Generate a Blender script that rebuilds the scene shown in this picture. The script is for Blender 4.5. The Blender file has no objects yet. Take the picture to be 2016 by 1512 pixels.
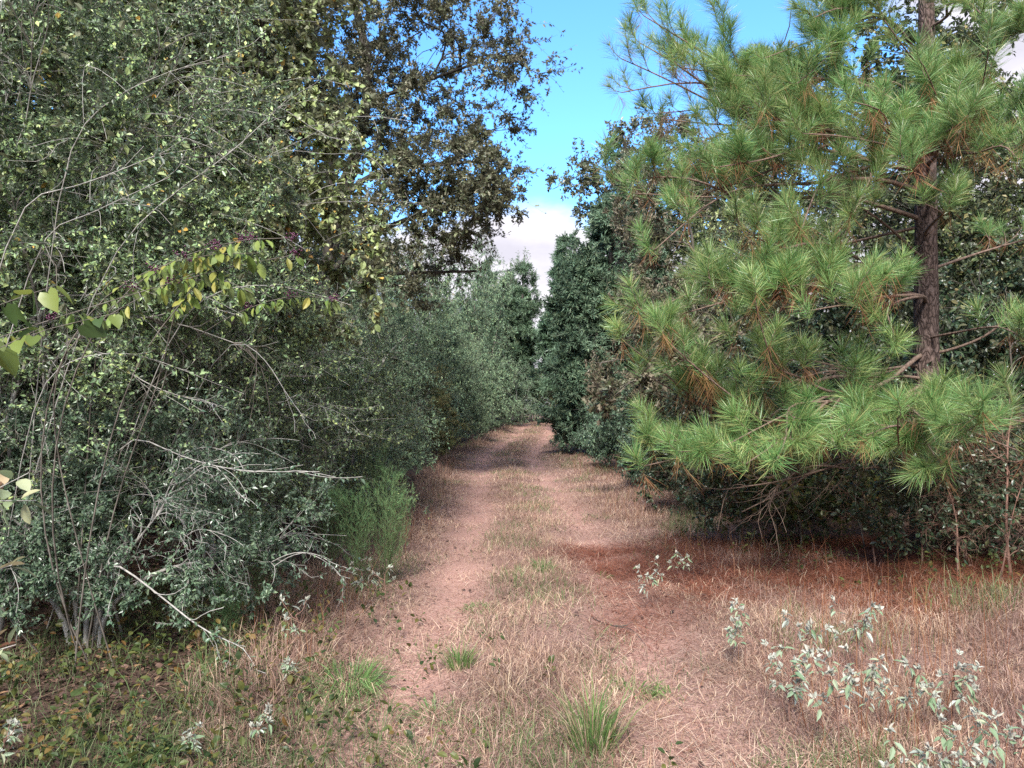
import bpy, math, random
import numpy as np
from mathutils import noise as mnoise, Vector

C = bpy.context.scene.collection
RNG = np.random.default_rng(7)
F_PX, CX, HY, CAMZ = 1514.0, 1008.0, 795.0, 1.6


def W(px, py, d):
    """a point seen at (px, py) of the photograph that stands d metres ahead"""
    return np.array([(px - CX) / F_PX * d, d, CAMZ + (HY - py) / F_PX * d])


# ------------------------------------------------------------------ terrain
TY = [0, 4, 10, 16, 23, 30, 36, 50, 80, 160]
TX = [.12, .15, .2, .05, -.15, .4, 1.0, 1.85, 3.2, 6]


def trail_x(y):
    return np.interp(y, TY, TX)


def sstep(a, b, x):
    t = np.clip((x - a) / (b - a), 0, 1)
    return t * t * (3 - 2 * t)


def gz(x, y):
    x = np.asarray(x, float); y = np.asarray(y, float)
    z = .5 * sstep(24, 50, y) - .9 * sstep(52, 80, y)
    u = x - trail_x(y)
    z = z - .045 * np.exp(-((np.abs(u) - .72) / .28) ** 2)
    z = z + .10 * sstep(1.6, 4.5, np.abs(u))
    z = z + .020 * np.sin(2.1 * x + .7 * y) * np.sin(1.3 * y - .6 * x + 1) + .012 * np.sin(5.3 * x - 1.1 * y) * np.sin(4.1 * y + 2)
    return z


def g0(x, y):
    return float(gz(x, y))


# ------------------------------------------------------------------ materials
def new_mat(name):
    m = bpy.data.materials.new(name); m.use_nodes = True
    nt = m.node_tree; nt.nodes.clear()
    out = nt.nodes.new('ShaderNodeOutputMaterial')
    return m, nt, out


def ramp(nt, cols, interp='LINEAR'):
    r = nt.nodes.new('ShaderNodeValToRGB'); r.color_ramp.interpolation = interp
    e = r.color_ramp.elements
    n = len(cols)
    pos = [c[3] if len(c) > 3 else i / max(1, n - 1) for i, c in enumerate(cols)]
    while len(e) < n: e.new(.5)
    for i, c in enumerate(cols):
        e[i].position = pos[i]
    for i, c in enumerate(cols):
        e[i].color = (c[0], c[1], c[2], 1)
    return r


GAIN = {'yaupon_leaf': 2.8, 'ground_vine_leaf': .52, 'dead_pine_needle': .7, 'yaupon_low_leaf': 1.45, 'olive_leaf': 1.95, 'oak_leaf': 1.5, 'woodland_leaf': 1.5, 'dark_leaf': 1.2, 'tan_oak_leaf': .8, 'sage_shrub_leaf': 2.5, 'yellowing_leaf': 1.1,
        'cedar_spray': 2.3, 'far_pine_needle': 2.2, 'dry_grass': .88, 'mauve_grass': .92, 'lying_straw': .86, 'red_pine_straw': .64, 'croton_leaf': .82, 'croton_bud': .72, 'pine_needle': 1.12, 'green_grass': .8, 'fennel_leaf': 1.65, 'fallen_leaf': .75}


def leaf_mat(name, cols, rough=.45, trans=.3, spec=.4, under=None):
    m, nt, out = new_mat(name)
    N, L = nt.nodes, nt.links
    geo = N.new('ShaderNodeNewGeometry')
    g = GAIN.get(name, 1); cols = [(c[0] * g, c[1] * g, c[2] * g, *c[3:]) for c in cols]
    r = ramp(nt, cols); L.new(geo.outputs['Random Per Island'], r.inputs[0])
    # slow drift of tone through the plant (ageing leaves grow in patches)
    tc = N.new('ShaderNodeTexCoord')
    no = N.new('ShaderNodeTexNoise'); no.inputs['Scale'].default_value = 1.3; no.inputs['Detail'].default_value = 2
    L.new(tc.outputs['Object'], no.inputs['Vector'])
    hs = N.new('ShaderNodeHueSaturation')
    mr = N.new('ShaderNodeMapRange'); mr.inputs[1].default_value = .3; mr.inputs[2].default_value = .7
    mr.inputs[3].default_value = .72; mr.inputs[4].default_value = 1.3
    L.new(no.outputs['Fac'], mr.inputs[0]); L.new(mr.outputs[0], hs.inputs['Value'])
    L.new(r.outputs[0], hs.inputs['Color'])
    oi = N.new('ShaderNodeObjectInfo')
    mh = N.new('ShaderNodeMapRange'); mh.inputs[3].default_value = .485; mh.inputs[4].default_value = .515
    L.new(oi.outputs['Random'], mh.inputs[0]); L.new(mh.outputs[0], hs.inputs['Hue'])
    col = hs.outputs[0]
    if under:
        mx = N.new('ShaderNodeMix'); mx.data_type = 'RGBA'
        L.new(geo.outputs['Backfacing'], mx.inputs['Factor']); L.new(col, mx.inputs['A']); mx.inputs['B'].default_value = (*under, 1)
        col = mx.outputs['Result']
    p = N.new('ShaderNodeBsdfPrincipled'); p.inputs['Roughness'].default_value = rough
    p.inputs['Specular IOR Level'].default_value = spec
    L.new(col, p.inputs['Base Color'])
    t = N.new('ShaderNodeBsdfTranslucent'); L.new(col, t.inputs['Color'])
    ms = N.new('ShaderNodeMixShader'); ms.inputs[0].default_value = trans
    L.new(p.outputs[0], ms.inputs[1]); L.new(t.outputs[0], ms.inputs[2]); L.new(ms.outputs[0], out.inputs['Surface'])
    return m


def bark_mat(name, c1, c2, scale=30, stretch=.25, bump=.6, rough=.9, c3=None):
    m, nt, out = new_mat(name)
    N, L = nt.nodes, nt.links
    tc = N.new('ShaderNodeTexCoord'); mp = N.new('ShaderNodeMapping'); mp.inputs['Scale'].default_value = (1, 1, stretch)
    L.new(tc.outputs['Object'], mp.inputs[0])
    no = N.new('ShaderNodeTexNoise'); no.inputs['Scale'].default_value = scale; no.inputs['Detail'].default_value = 5
    L.new(mp.outputs[0], no.inputs['Vector'])
    cols = [(*c1, .3), (*c2, .65)] + ([(*c3, .8)] if c3 else [])
    r = ramp(nt, cols); L.new(no.outputs['Fac'], r.inputs[0])
    p = N.new('ShaderNodeBsdfPrincipled'); p.inputs['Roughness'].default_value = rough; p.inputs['Specular IOR Level'].default_value = .2
    L.new(r.outputs[0], p.inputs['Base Color'])
    if bump:
        b = N.new('ShaderNodeBump'); b.inputs['Strength'].default_value = bump; b.inputs['Distance'].default_value = .02
        L.new(no.outputs['Fac'], b.inputs['Height']); L.new(b.outputs[0], p.inputs['Normal'])
    L.new(p.outputs[0], out.inputs['Surface'])
    return m


def pine_bark():
    m, nt, out = new_mat('pine_bark')
    N, L = nt.nodes, nt.links
    tc = N.new('ShaderNodeTexCoord'); mp = N.new('ShaderNodeMapping'); mp.inputs['Scale'].default_value = (1, 1, .42)
    L.new(tc.outputs['Object'], mp.inputs[0])
    nz = N.new('ShaderNodeTexNoise'); nz.inputs['Scale'].default_value = 9
    L.new(mp.outputs[0], nz.inputs['Vector'])
    mxv = N.new('ShaderNodeMix'); mxv.data_type = 'VECTOR'; mxv.inputs['Factor'].default_value = .22
    L.new(mp.outputs[0], mxv.inputs['A']); L.new(nz.outputs['Color'], mxv.inputs['B'])
    vo = N.new('ShaderNodeTexVoronoi'); vo.feature = 'DISTANCE_TO_EDGE'; vo.inputs['Scale'].default_value = 22
    L.new(mxv.outputs['Result'], vo.inputs['Vector'])
    r = ramp(nt, [(.02, .014, .012, .0), (.085, .06, .052, .10), (.16, .118, .105, .5)])
    L.new(vo.outputs['Distance'], r.inputs[0])
    n2 = N.new('ShaderNodeTexNoise'); n2.inputs['Scale'].default_value = 60; n2.inputs['Detail'].default_value = 6
    L.new(mp.outputs[0], n2.inputs['Vector'])
    mx = N.new('ShaderNodeMix'); mx.data_type = 'RGBA'; mx.blend_type = 'OVERLAY'; mx.inputs['Factor'].default_value = .6
    L.new(r.outputs[0], mx.inputs['A']); L.new(n2.outputs['Fac'], mx.inputs['B'])
    p = N.new('ShaderNodeBsdfPrincipled'); p.inputs['Roughness'].default_value = .95; p.inputs['Specular IOR Level'].default_value = .15
    L.new(mx.outputs['Result'], p.inputs['Base Color'])
    b = N.new('ShaderNodeBump'); b.inputs['Strength'].default_value = 1; b.inputs['Distance'].default_value = .025
    L.new(vo.outputs['Distance'], b.inputs['Height']); L.new(b.outputs[0], p.inputs['Normal'])
    L.new(p.outputs[0], out.inputs['Surface'])
    return m


M = {}
M['yaupon'] = leaf_mat('yaupon_leaf', [(.036, .060, .030), (.058, .090, .042), (.085, .125, .058), (.12, .16, .075), (.18, .21, .075)], .38, .25, .5, (.13, .17, .115))
M['yaupon_low'] = leaf_mat('yaupon_low_leaf', [(.034, .064, .038), (.054, .092, .055), (.080, .126, .076), (.11, .155, .09)], .33, .2, .55, (.11, .16, .11))
M['olive'] = leaf_mat('olive_leaf', [(.085, .115, .045, 0), (.13, .165, .065, .3), (.18, .21, .085, .6), (.19, .215, .13, .9), (.24, .21, .07, .965), (.40, .21, .05, 1)], .42, .35, .45, (.17, .18, .11))
M['oak'] = leaf_mat('oak_leaf', [(.05, .068, .038), (.078, .095, .052), (.112, .122, .068), (.155, .145, .095)], .4, .28, .45, (.13, .125, .08))
M['wood'] = leaf_mat('woodland_leaf', [(.035, .06, .025), (.055, .085, .03), (.09, .11, .04), (.15, .13, .05)], .42, .3, .45, (.10, .12, .07))
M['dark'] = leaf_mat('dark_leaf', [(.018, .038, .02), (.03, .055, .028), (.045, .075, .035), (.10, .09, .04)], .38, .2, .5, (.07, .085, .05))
M['tan'] = leaf_mat('tan_oak_leaf', [(.05, .068, .032), (.085, .10, .046), (.135, .138, .075), (.21, .185, .125)], .45, .25, .4, (.2, .17, .12))
M['sage'] = leaf_mat('sage_shrub_leaf', [(.055, .09, .055), (.075, .12, .072), (.10, .145, .085), (.14, .17, .09)], .5, .3, .35, (.13, .17, .11))
M['lime'] = leaf_mat('yellowing_leaf', [(.12, .165, .07), (.17, .205, .085), (.21, .21, .09), (.24, .18, .085)], .5, .35, .35)
M['cedar'] = leaf_mat('cedar_spray', [(.026, .046, .030), (.038, .064, .041), (.052, .082, .052), (.075, .10, .06)], .55, .12, .3)
M['needle'] = leaf_mat('pine_needle', [(.07, .15, .05), (.10, .21, .065), (.145, .265, .085), (.19, .31, .105), (.27, .34, .12), (.32, .29, .12, 1)], .36, .3, .5)
M['needle_far'] = leaf_mat('far_pine_needle', [(.036, .062, .038), (.05, .082, .05), (.07, .105, .062)], .45, .2, .4)
M['dead_needle'] = leaf_mat('dead_pine_needle', [(.20, .085, .04), (.28, .13, .06), (.34, .2, .09)], .6, .15, .2)
M['berry_leaf'] = leaf_mat('beautyberry_leaf', [(.12, .19, .04), (.17, .25, .06), (.24, .29, .07), (.33, .30, .07)], .45, .4, .35, (.2, .26, .10))
M['big_leaf'] = leaf_mat('broad_sapling_leaf', [(.16, .23, .11), (.24, .31, .17), (.31, .37, .23), (.36, .36, .20), (.38, .22, .14, .93), (.26, .09, .06, 1)], .45, .3, .35)
M['heart_leaf'] = leaf_mat('heart_leaf', [(.03, .055, .02), (.05, .085, .025), (.13, .17, .04), (.22, .25, .05)], .4, .35, .4)
M['croton'] = leaf_mat('croton_leaf', [(.18, .28, .15), (.26, .36, .22), (.35, .44, .31), (.42, .42, .26)], .7, .3, .2, (.42, .47, .41))
M['croton_tip'] = leaf_mat('croton_bud', [(.42, .46, .38), (.52, .54, .47), (.55, .50, .42)], .8, .2, .1)
M['fennel'] = leaf_mat('fennel_leaf', [(.045, .110, .042), (.065, .15, .058), (.095, .185, .08), (.14, .215, .09)], .55, .3, .3)
M['cover'] = leaf_mat('ground_vine_leaf', [(.05, .09, .03), (.09, .145, .045), (.15, .2, .06), (.23, .25, .07), (.33, .19, .06, 1)], .45, .35, .35)
M['grass_green'] = leaf_mat('green_grass', [(.08, .14, .05), (.13, .2, .07), (.2, .26, .11), (.3, .31, .17)], .5, .35, .3)
M['tuft_green'] = leaf_mat('tuft_grass', [(.07, .15, .045), (.11, .21, .06), (.16, .27, .08), (.24, .32, .13)], .45, .35, .35)
M['grass_dry'] = leaf_mat('dry_grass', [(.21, .12, .085), (.31, .20, .14), (.40, .28, .19), (.48, .36, .25), (.56, .45, .32)], .7, .2, .2)
M['grass_mauve'] = leaf_mat('mauve_grass', [(.15, .085, .075), (.22, .13, .11), (.30, .19, .16), (.38, .26, .22)], .75, .2, .15)
M['straw'] = leaf_mat('lying_straw', [(.24, .115, .09), (.36, .20, .155), (.46, .28, .22), (.55, .38, .29), (.62, .48, .37)], .65, .1, .25)
M['pine_straw'] = leaf_mat('red_pine_straw', [(.17, .048, .028), (.26, .08, .046), (.34, .12, .072), (.42, .18, .115)], .6, .1, .25)
M['litter'] = leaf_mat('fallen_leaf', [(.05, .032, .026), (.08, .048, .038), (.12, .07, .055), (.19, .12, .09, .85), (.36, .22, .12, 1)], .6, .1, .25)
M['pale_bark'] = bark_mat('pale_twig_bark', (.20, .19, .175), (.36, .345, .32), 40, .5, .3)
M['mid_bark'] = bark_mat('grey_brown_bark', (.07, .06, .05), (.17, .15, .13), 24, .3, .6)
M['dark_bark'] = bark_mat('dark_bark', (.03, .026, .023), (.085, .075, .065), 20, .3, .7)
M['red_bark'] = bark_mat('reddish_vine_bark', (.10, .055, .04), (.22, .13, .10), 30, .4, .4)
M['pine_twig'] = bark_mat('pine_twig_bark', (.075, .048, .038), (.19, .135, .105), 45, .6, .6)
M['stem_red'] = bark_mat('croton_stem', (.10, .05, .04), (.22, .13, .10), 30, .4, .2)
M['stem_green'] = bark_mat('green_stem', (.05, .07, .03), (.10, .12, .055), 30, .4, .2)
M['pine_bark'] = pine_bark()
mm, nt, out = new_mat('purple_berry')
p = nt.nodes.new('ShaderNodeBsdfPrincipled'); p.inputs['Base Color'].default_value = (.065, .008, .036, 1); p.inputs['Roughness'].default_value = .3
nt.links.new(p.outputs[0], out.inputs['Surface']); M['berry'] = mm


def ground_mat():
    m, nt, out = new_mat('soil_and_thatch')
    N, L = nt.nodes, nt.links
    tc = N.new('ShaderNodeTexCoord')

    def noi(s, d=5, dist=0):
        n = N.new('ShaderNodeTexNoise'); n.inputs['Scale'].default_value = s; n.inputs['Detail'].default_value = d
        n.inputs['Distortion'].default_value = dist
        L.new(tc.outputs['Object'], n.inputs['Vector']); return n.outputs['Fac']

    def att(a):
        n = N.new('ShaderNodeAttribute'); n.attribute_name = a; return n.outputs['Fac']

    def mix(a, b, f):
        n = N.new('ShaderNodeMix'); n.data_type = 'RGBA'
        L.new(a, n.inputs['A']); L.new(b, n.inputs['B']); L.new(f, n.inputs['Factor']); return n.outputs['Result']
    fine = noi(55, 8, .6)
    r1 = ramp(nt, [(.10, .06, .048, .25), (.21, .13, .106, .5), (.33, .22, .18, .75)]); L.new(fine, r1.inputs[0])
    r2 = ramp(nt, [(.23, .118, .097, .25), (.35, .205, .168, .5), (.45, .30, .25, .8)]); L.new(fine, r2.inputs[0])
    r3 = ramp(nt, [(.06, .022, .015, .25), (.14, .052, .033, .5), (.23, .10, .066, .8)]); L.new(fine, r3.inputs[0])
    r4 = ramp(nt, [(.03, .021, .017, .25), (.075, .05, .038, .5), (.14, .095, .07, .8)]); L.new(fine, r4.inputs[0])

    def soft(a, s, amt):
        n = N.new('ShaderNodeMath'); n.operation = 'MULTIPLY_ADD'; n.inputs[1].default_value = amt; n.inputs[2].default_value = -amt / 2
        L.new(noi(s, 4), n.inputs[0])
        q = N.new('ShaderNodeMath'); q.operation = 'ADD'; q.use_clamp = True
        L.new(att(a), q.inputs[0]); L.new(n.outputs[0], q.inputs[1])
        return q.outputs[0]
    c = mix(r1.outputs[0], r2.outputs[0], soft('track', 3, .7))
    c = mix(c, r3.outputs[0], att('needles'))
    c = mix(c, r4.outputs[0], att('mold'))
    p = N.new('ShaderNodeBsdfPrincipled'); p.inputs['Roughness'].default_value = .95; p.inputs['Specular IOR Level'].default_value = .1
    L.new(c, p.inputs['Base Color'])
    b = N.new('ShaderNodeBump'); b.inputs['Strength'].default_value = .8; b.inputs['Distance'].default_value = .02
    L.new(fine, b.inputs['Height']); L.new(b.outputs[0], p.inputs['Normal'])
    L.new(p.outputs[0], out.inputs['Surface'])
    return m


M['ground'] = ground_mat()


# ------------------------------------------------------------------ objects
def build(name, chunks, mats, parent=None, smooth=False):
    """chunks: (verts (n,3), faces (m,k), material index)"""
    if not isinstance(mats, (list, tuple)): mats = [mats]
    vs, lv, ls, mi, off = [], [], [], [], 0
    for ch in chunks:
        V, F = ch[0].reshape(-1, 3), ch[1]
        if len(F) == 0: continue
        vs.append(V); lv.append((F + off).reshape(-1)); ls.append(np.full(len(F), F.shape[1]))
        mi.append(np.full(len(F), ch[2] if len(ch) > 2 else 0)); off += len(V)
    V = np.concatenate(vs).astype(np.float32); lv = np.concatenate(lv).astype(np.int32); ls = np.concatenate(ls)
    me = bpy.data.meshes.new(name)
    me.vertices.add(len(V)); me.vertices.foreach_set('co', V.ravel())
    me.loops.add(len(lv)); me.loops.foreach_set('vertex_index', lv)
    st = np.concatenate([[0], np.cumsum(ls)[:-1]]).astype(np.int32)
    me.polygons.add(len(ls)); me.polygons.foreach_set('loop_start', st); me.polygons.foreach_set('loop_total', ls.astype(np.int32))
    for m in mats: me.materials.append(m)
    me.polygons.foreach_set('material_index', np.concatenate(mi).astype(np.int32))
    me.polygons.foreach_set('use_smooth', np.full(len(ls), smooth))
    me.update(calc_edges=True)
    o = bpy.data.objects.new(name, me); C.objects.link(o)
    if parent: o.parent = parent
    return o


def tag(o, label=None, cat=None, group=None, kind=None):
    if label: o['label'] = label
    if cat: o['category'] = cat
    if group: o['group'] = group
    if kind: o['kind'] = kind
    return o


def empty(name, loc, label, cat, group=None):
    o = bpy.data.objects.new(name, None); C.objects.link(o); o.location = loc; o.empty_display_size = .2
    return tag(o, label, cat, group)


def copy_thing(root, loc, rz, sc, label, group=None):
    def cp(o, parent):
        c = o.copy(); C.objects.link(c)
        if parent: c.parent = parent
        for ch in list(kids.get(o.name, [])): cp(ch, c)
        return c
    kids = {}
    for o in list(C.objects):
        if o.parent: kids.setdefault(o.parent.name, []).append(o)
    r = cp(root, None)
    r.location = loc; r.rotation_euler = (0, 0, rz); r.scale = sc if hasattr(sc, '__len__') else (sc, sc, sc)
    r['label'] = label
    if group: r['group'] = group
    return r


# ------------------------------------------------------------------ geometry helpers
def nrm(v):
    return v / np.maximum(np.linalg.norm(v, axis=-1, keepdims=True), 1e-9)


def tang(P):
    return nrm(np.gradient(P, axis=1))


def tubes(P, R, s):
    Mn, K, _ = P.shape
    T = tang(P)
    ch = nrm(P[:, -1] - P[:, 0])
    a = np.where(np.abs(ch[:, 2:3]) < .8, np.array([[0, 0, 1.]]), np.array([[1., 0, 0]]))
    ref = nrm(np.cross(ch, a))[:, None, :]
    n1 = nrm(ref - T * (ref * T).sum(-1, keepdims=True)); n2 = np.cross(T, n1)
    an = np.arange(s) / s * 2 * np.pi
    V = P[:, :, None, :] + R[:, :, None, None] * (np.cos(an)[None, None, :, None] * n1[:, :, None, :] + np.sin(an)[None, None, :, None] * n2[:, :, None, :])
    idx = np.arange(Mn * K * s).reshape(Mn, K, s)
    i2 = np.roll(idx, -1, axis=2)
    Fq = np.stack([idx[:, :-1], i2[:, :-1], i2[:, 1:], idx[:, 1:]], -1).reshape(-1, 4)
    return V.reshape(-1, 3), Fq


def curves(A, B, D, K, rng, bend=.45, wig=.05, lift=0., sag=0.):
    """curves from A that set off along D and end at B"""
    L = np.linalg.norm(B - A, axis=1, keepdims=True)
    Ct = A + nrm(D) * L * bend
    Ct[:, 2] += lift * L[:, 0]
    t = np.linspace(0, 1, K)[None, :, None]
    P = (1 - t) ** 2 * A[:, None] + 2 * t * (1 - t) * Ct[:, None] + t * t * B[:, None]
    w = np.zeros_like(P)
    for f in (1, 2, 3):
        am = rng.normal(size=(len(A), 1, 3)) / f
        w += am * np.sin(np.pi * f * t + rng.uniform(0, .8, (len(A), 1, 1)) * t)
    P = P + w * (wig * L)[:, None] * np.sqrt(t)
    P[:, :, 2] -= (sag * L) * (t[..., 0] ** 2)
    return P


def taper(r0, r1, K):
    t = np.linspace(0, 1, K)[None, :]
    return r0[:, None] * (1 - t) + r1[:, None] * t


def nodes(P, R, a=.15):
    K = P.shape[1]; k0 = max(1, int(K * a))
    return P[:, k0:].reshape(-1, 3), tang(P)[:, k0:].reshape(-1, 3), R[:, k0:].reshape(-1)


def attach(Tg, nd, fwd=.7):
    NP, NT, NR = nd
    best = np.empty(len(Tg), int)
    for i in range(0, len(Tg), 512):
        d = Tg[i:i + 512, None] - NP[None]
        l = np.linalg.norm(d, axis=2)
        cosv = (d * NT[None]).sum(2) / np.maximum(l, 1e-6)
        best[i:i + 512] = np.argmin(l * (1 + fwd * (1 - cosv)) + .02, axis=1)
    return NP[best], NT[best], NR[best]


def blob_targets(lobes, n, rng, shell=.5, nscale=1.2, thr=-1., seed=0., zmin=.05, rag=.5):
    """points through the union of ellipsoid lobes, thinned by noise so that clumps and gaps form"""
    w = np.array([l[1][0] * l[1][1] * l[1][2] * (l[2] if len(l) > 2 else 1) for l in lobes]); w = w / w.sum()
    out = []
    got = 0
    while got < n:
        k = rng.choice(len(lobes), n * 2, p=w)
        c = np.array([lobes[i][0] for i in k]); r = np.array([lobes[i][1] for i in k])
        u = nrm(rng.normal(size=(len(k), 3))) * (rng.uniform(0, 1, (len(k), 1)) ** (1 / 3 * (1 - shell)))
        rg = np.array([mnoise.noise(Vector(v * 2.3 + k_ * 5.1 + seed)) + .6 * mnoise.noise(Vector(v * 6.5 + k_ * 3.3 + seed)) for v, k_ in zip(nrm(u), k)])
        q = c + u * r * (1 + rag * rg[:, None])
        if thr > -1:
            nv = np.array([mnoise.noise(Vector(v * nscale + seed)) for v in q])
            q = q[(nv + rng.normal(0, .06, len(nv)) > thr) & (q[:, 2] > zmin)]
        else:
            q = q[q[:, 2] > zmin]
        out.append(q); got += len(q)
    return np.concatenate(out)[:n]


TEMPL = {
    'diamond': (np.array([(0, 0, 0), (-.5, .45, .1), (0, 1, -.05), (.5, .45, .1)]), np.array([(0, 3, 2), (0, 2, 1)])),
    'oval': (np.array([(0, 0, 0), (-.36, .22, .07), (-.5, .5, .10), (-.33, .8, .03), (0, 1, -.08), (.33, .8, .03), (.5, .5, .10), (.36, .22, .07), (0, .5, .02)]),
             np.array([(0, 8, 1), (1, 8, 2), (2, 8, 3), (3, 8, 4), (4, 8, 5), (5, 8, 6), (6, 8, 7), (7, 8, 0)])),
    'heart': (np.array([(0, .08, 0), (-.3, -.06, .05), (-.55, .2, .1), (-.42, .6, .06), (0, 1.05, -.12), (.42, .6, .06), (.55, .2, .1), (.3, -.06, .05), (0, .4, 0)]),
              np.array([(0, 8, 1), (1, 8, 2), (2, 8, 3), (3, 8, 4), (4, 8, 5), (5, 8, 6), (6, 8, 7), (7, 8, 0)])),
    'lobed': (np.array([(0, 0, 0), (-.12, .25, .02), (-.5, .38, .08), (-.2, .5, .02), (-.42, .78, .06), (-.1, .75, 0), (0, 1, -.06), (.1, .75, 0), (.42, .78, .06), (.2, .5, .02), (.5, .38, .08), (.12, .25, .02), (0, .5, -.01)]),
              np.array([(i, 12, i + 1) for i in range(11)] + [(11, 12, 0)])),
    'lance': (np.array([(0, 0, 0), (-.5, .3, .08), (-.4, .65, .02), (0, 1, -.15), (.4, .65, .02), (.5, .3, .08), (0, .45, -.02)]),
              np.array([(0, 6, 1), (1, 6, 2), (2, 6, 3), (3, 6, 4), (4, 6, 5), (5, 6, 0)])),
    'thread': (np.array([(-.5, 0, 0), (.5, 0, 0), (0, 1, 0)]), np.array([(0, 1, 2)])),
    'needle': (np.array([(-.5, 0, 0), (.5, 0, 0), (-.45, .55, .02), (.45, .55, .02), (0, 1, -.03)]), np.array([(0, 1, 3), (0, 3, 2), (2, 3, 4)])),
}


def place_leaves(pos, L, Nn, size, wid, templ):
    TV, TF = TEMPL[templ]
    S = nrm(np.cross(L, Nn)); Nn = np.cross(S, L)
    size = size[:, None, None]
    V = pos[:, None] + size * (TV[None, :, 0:1] * wid * S[:, None] + TV[None, :, 1:2] * L[:, None] + TV[None, :, 2:3] * Nn[:, None])
    Fq = (TF[None] + (np.arange(len(pos)) * len(TV))[:, None, None]).reshape(-1, TF.shape[1])
    return V.reshape(-1, 3), Fq


def leaves_on(P, n, rng, size, wid, templ='diamond', t0=.15, fwd=.6, droop=.1, up=.6, jit=.6, sdev=.36, petiole=.0):
    Mn, K, _ = P.shape
    tot = int(Mn * n)
    i = rng.integers(0, Mn, tot); t = t0 + (1 - t0) * rng.uniform(0, 1, tot) ** .85
    f = np.clip(t * (K - 1), 0, K - 1.001); k = f.astype(int); u = (f - k)[:, None]
    pos = P[i, k] * (1 - u) + P[i, k + 1] * u
    T = nrm(P[i, k + 1] - P[i, k])
    rad = nrm(np.cross(T, nrm(rng.normal(size=(tot, 3)))))
    L = nrm(T * fwd + rad + rng.normal(0, jit * .4, (tot, 3)) - np.array([0, 0, droop]))
    Nn = nrm(np.array([0, 0, up]) + rng.normal(0, jit, (tot, 3)))
    pos = pos + L * petiole
    return place_leaves(pos, L, Nn, size * np.clip(rng.normal(1, sdev, tot), .45, 1.7), wid, templ)


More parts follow.
